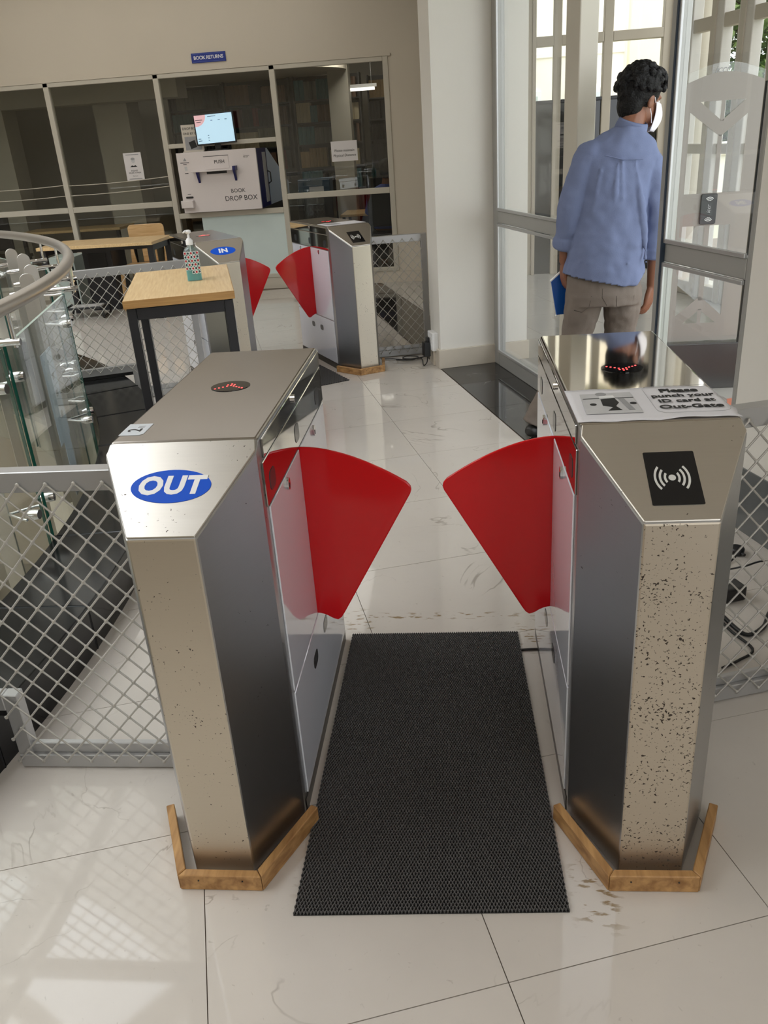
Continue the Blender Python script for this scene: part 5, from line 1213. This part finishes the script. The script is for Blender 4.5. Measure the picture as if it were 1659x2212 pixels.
for x in (-1.15, 0.02, -2.0):
    w_ = MB().box(x, x+0.75, -0.05, 0.02, 1.75, 2.86).build('window', m_whitep, fb, bevel=0.01)
    for k in range(2): MB().box(x+0.06+0.33*k, x+0.36+0.33*k, -0.058, -0.05, 1.82, 2.78).build('pane', mat('pale_pane', srgb(186, 200, 196), 0.15, noise=0.05), w_)
fb2 = thing('garden_wall', 'low cream garden wall with moulded coping and brick strips beyond the door', 'wall', (5.2, 11.8, -0.8))
MB().box(-1.2, 4.5, 0, 0.35, 0, 1.78).build('wall', m_fac, fb2); MB().box(-1.25, 4.55, -0.06, 0.41, 1.78, 1.86).build('coping', m_fac2, fb2, bevel=0.02); MB().box(-1.22, 4.52, -0.03, 0.38, 1.86, 1.95).build('coping', m_fac, fb2, bevel=0.02)
MB().box(-1.25, 4.55, -0.08, 0.41, 0.95, 1.08).build('moulding', m_fac2, fb2, bevel=0.02)
m_br = mat('terracotta_strip', srgb(196, 118, 92), 0.8, noise=0.1, nscale=20)
for x in (-0.22, 0.50, 1.4): MB().box(x, x+0.1, -0.02, 0.0, 1.10, 1.60).build('brick_strip', m_br, fb2)
for x in (-0.62, 0.28, 1.2): MB().prism([(x, 1.95), (x+0.22, 1.95), (x+0.11, 2.12)], 0, 0.2, frame_M((0, 0.1, 0), (1, 0, 0), (0, 0, 1))).build('ridge_tile', mat('red_tile', srgb(204, 92, 76), 0.7, noise=0.1), fb2)
def leafy(name, label, cat, base, h, blobs, nleaf, size, cols, seed, trunk=0.1):
    rnd = random.Random(seed); t = thing(name, label, cat, base)
    tk = MB().tube([(0, 0, 0), (0.05*h/3, 0.02, h*0.35), (0, 0.05, h*0.7)], [trunk, trunk*0.7, trunk*0.35], 8)
    for bx_, by_, bz_, r_ in blobs: tk.tube([(0.02, 0.02, h*0.4), (bx_*0.6, by_*0.6, bz_*0.8), (bx_, by_, bz_)], [trunk*0.4, trunk*0.25, trunk*0.1], 6)
    tk.build('trunk', mat('bark', srgb(96, 80, 62), 0.9, noise=0.2), t)
    for ci, c in enumerate(cols):
        m_ = MB()
        for i in range(nleaf//len(cols)):
            bx_, by_, bz_, r_ = rnd.choice(blobs)
            d = Vector((rnd.gauss(0, 1), rnd.gauss(0, 1), rnd.gauss(0, 1))).normalized()*r_*rnd.random()**0.4
            e = Euler((rnd.uniform(-1, 1), rnd.uniform(-1, 1), rnd.uniform(0, 6.3))).to_matrix().to_4x4()
            s_ = size*rnd.uniform(0.6, 1.3)
            m_.add([(0, -s_, 0), (s_*0.4, 0, s_*0.1), (0, s_, 0), (-s_*0.4, 0, s_*0.1)], [(0, 1, 2, 3)], Matrix.Translation(Vector((bx_, by_, bz_))+d) @ e)
        o = m_.build('foliage', mat('leaf_%d_%s' % (ci, name), c, 0.6, noise=0.15, nscale=3), t); o['kind'] = 'stuff'
    return t
leafy('leafy_tree', 'large green tree rising behind the garden wall', 'tree', (7.3, 20.6, -0.8), 5.5, [(0, 0, 4.0, 1.9), (-2.0, 0.3, 3.4, 1.5), (1.8, 0.2, 4.4, 1.6), (-0.8, 0.2, 5.8, 1.7), (1.2, 0, 2.6, 1.3), (-2.4, 0.5, 5.2, 1.2), (0.2, 0, 1.6, 1.3), (-1.6, 0, 1.8, 1.3)], 21000, 0.14, [srgb(92, 120, 66), srgb(128, 152, 92), srgb(70, 98, 56)], 2, 0.22)
leafy('leafy_tree', 'second green tree standing to the right of the garden wall', 'tree', (8.2, 16.8, -0.8), 4.5, [(0, 0, 3.2, 1.5), (-1.0, 0.3, 2.4, 1.1), (0.6, 0.2, 4.4, 1.3), (-0.9, 0, 4.2, 1.1)], 9000, 0.11, [srgb(84, 116, 60), srgb(120, 148, 86)], 5, 0.16)
leafy('clipped_shrub', 'small clipped cypress shrub in front of the garden wall', 'shrub', (5.05, 10.3, -0.8), 1.3, [(0, 0, 0.35, 0.30), (0, 0, 0.75, 0.26), (0, 0, 1.1, 0.18)], 2500, 0.04, [srgb(84, 104, 56), srgb(112, 134, 70)], 7, 0.03)
leafy('clipped_shrub', 'second clipped cypress shrub nearer the frosted pedestal', 'shrub', (4.42, 9.6, -0.8), 1.2, [(0, 0, 0.35, 0.26), (0, 0, 0.7, 0.22), (0, 0, 0.98, 0.15)], 2000, 0.04, [srgb(96, 116, 62), srgb(124, 140, 80)], 9, 0.03)

# ================================================================== CABLES, ADAPTERS, SOCKETS
def cable(label, pts, r_=0.004, group=None, m=m_rubber):
    v = [Vector(p) for p in pts]; out = []
    for i in range(len(v)-1):        # Catmull-Rom
        p0, p1, p2, p3 = v[max(i-1, 0)], v[i], v[i+1], v[min(i+2, len(v)-1)]
        for k in range(6):
            t = k/6; out.append(0.5*((2*p1)+(p2-p0)*t+(2*p0-5*p1+4*p2-p3)*t*t+(3*p1-p0-3*p2+p3)*t**3))
    out.append(v[-1])
    return tag(MB().tube(out, r_, 6).build('power_cable', m), label, 'cable', group)
so = thing('socket_box', 'white surface socket box on the side of the pillar', 'socket', tuple(UV(1.725, 4.255, 0.115)), TH)
MB().box(-0.045, 0.0, -0.055, 0.075, 0, 0.13).build('box', m_wpl, so, bevel=0.006); MB().box(-0.047, -0.045, -0.03, 0.05, 0.03, 0.10).build('face_plate', m_wpl, so)
MB().box(-0.03, -0.002, -0.01, 0.02, -0.112, 0.0).build('conduit', m_base, so)
ad = thing('power_adapter', 'black power adapter plugged into the pillar socket box', 'adapter', tuple(UV(1.675, 4.28, 0.09)), TH)
MB().box(-0.045, 0.002, -0.035, 0.035, -0.02, 0.085).build('case', m_black, ad, bevel=0.005); MB().box(-0.02, 0.0, -0.02, 0.02, 0.085, 0.115).build('plug', m_black, ad)
cA = UV(1.66, 4.28, 0.075)
cable('black cable dropping from the pillar adapter to the floor', [cA, cA+Vector((-0.005, 0, -0.05)), cA+Vector((-0.03, -0.02, -0.068)), (0.26, 4.78, 0.006), (0.15, 4.75, 0.006), (0.05, 4.79, 0.006), (-0.04, 4.80, 0.006)], 0.004, 'cables by the pillar')
cable('tangled black cable loop on the floor below the distant fence', [(0.30, 4.80, 0.013), (0.22, 4.74, 0.013), (0.13, 4.76, 0.013), (0.15, 4.83, 0.013), (0.24, 4.80, 0.013), (0.20, 4.71, 0.013), (0.08, 4.73, 0.013)], 0.004, 'cables by the pillar')
pa = thing('power_strip', 'white power strip on the floor behind the right mesh fence', 'power strip', (1.72, 1.24, 0), R(75))
MB().box(-0.20, 0.20, -0.05, 0.05, 0.0, 0.045).build('case', mat('ivory_plastic', srgb(222, 214, 202), 0.4, noise=0.03), pa, bevel=0.006)
for x in (-0.12, -0.02, 0.08): MB().prism([(x+q_[0], q_[1]) for q_ in rrect(0.06, 0.06, 0.01)], 0.045, 0.047).build('outlet', m_wpl, pa)
def brick(label, loc, rz, sx, sy, sz):
    t = thing('power_adapter', label, 'adapter', loc, rz)
    MB().box(-sx, sx, -sy, sy, 0, sz).build('case', m_black, t, bevel=0.008, segs=3); MB().cyl((0, sy, sz/2), (0, sy+0.03, sz/2), 0.006, 8).build('strain_relief', m_rubber, t)
brick('squat black adapter lying behind the rust-pitted gate', (1.475, 1.22, 0.001), R(20), 0.05, 0.035, 0.055)
brick('tall black adapter standing behind the right mesh fence', (1.62, 0.98, 0.001), R(-15), 0.035, 0.045, 0.14)
pg = thing('round_plug', 'round black plug lying near the foot of the white wall', 'plug', (1.60, 1.55, 0.001), R(25))
MB().lathe([(0.024, 0.0), (0.030, 0.006), (0.030, 0.024), (0.022, 0.03)], 18).build('plug_body', m_black, pg); MB().cyl((0, -0.028, 0.014), (0, -0.045, 0.014), 0.006, 8).build('plug_neck', m_rubber, pg)
cable('thin black cable from the round plug behind the right fence', [(1.585, 1.505, 0.012), (1.52, 1.42, 0.006), (1.56, 1.34, 0.06), (1.66, 1.38, 0.055), (1.75, 1.30, 0.006)], 0.0035, 'cables behind the right fence')
cable('thick black cable looping over the floor behind the right fence', [(1.42, 1.10, 0.009), (1.46, 0.98, 0.009), (1.53, 1.02, 0.009), (1.60, 1.13, 0.009), (1.74, 1.16, 0.009)], 0.0075, 'cables behind the right fence')
cable('black cable running along the floor beside the right fence rail', [(1.62, 0.965, 0.03), (1.60, 0.90, 0.012), (1.55, 0.82, 0.008), (1.44, 0.76, 0.007), (1.33, 0.74, 0.007)], 0.006, 'cables behind the right fence')
cable('slack black cable from the squat adapter towards the fence', [(1.455, 1.26, 0.03), (1.40, 1.18, 0.006), (1.42, 1.02, 0.006), (1.46, 0.90, 0.006), (1.40, 0.84, 0.006), (1.34, 0.80, 0.006)], 0.0045, 'cables behind the right fence')
cable('short black cable crossing the floor under the mat edge', [(0.72, 0.905, 0.004), (0.76, 0.91, 0.005), (0.799, 0.912, 0.005)], 0.0045)
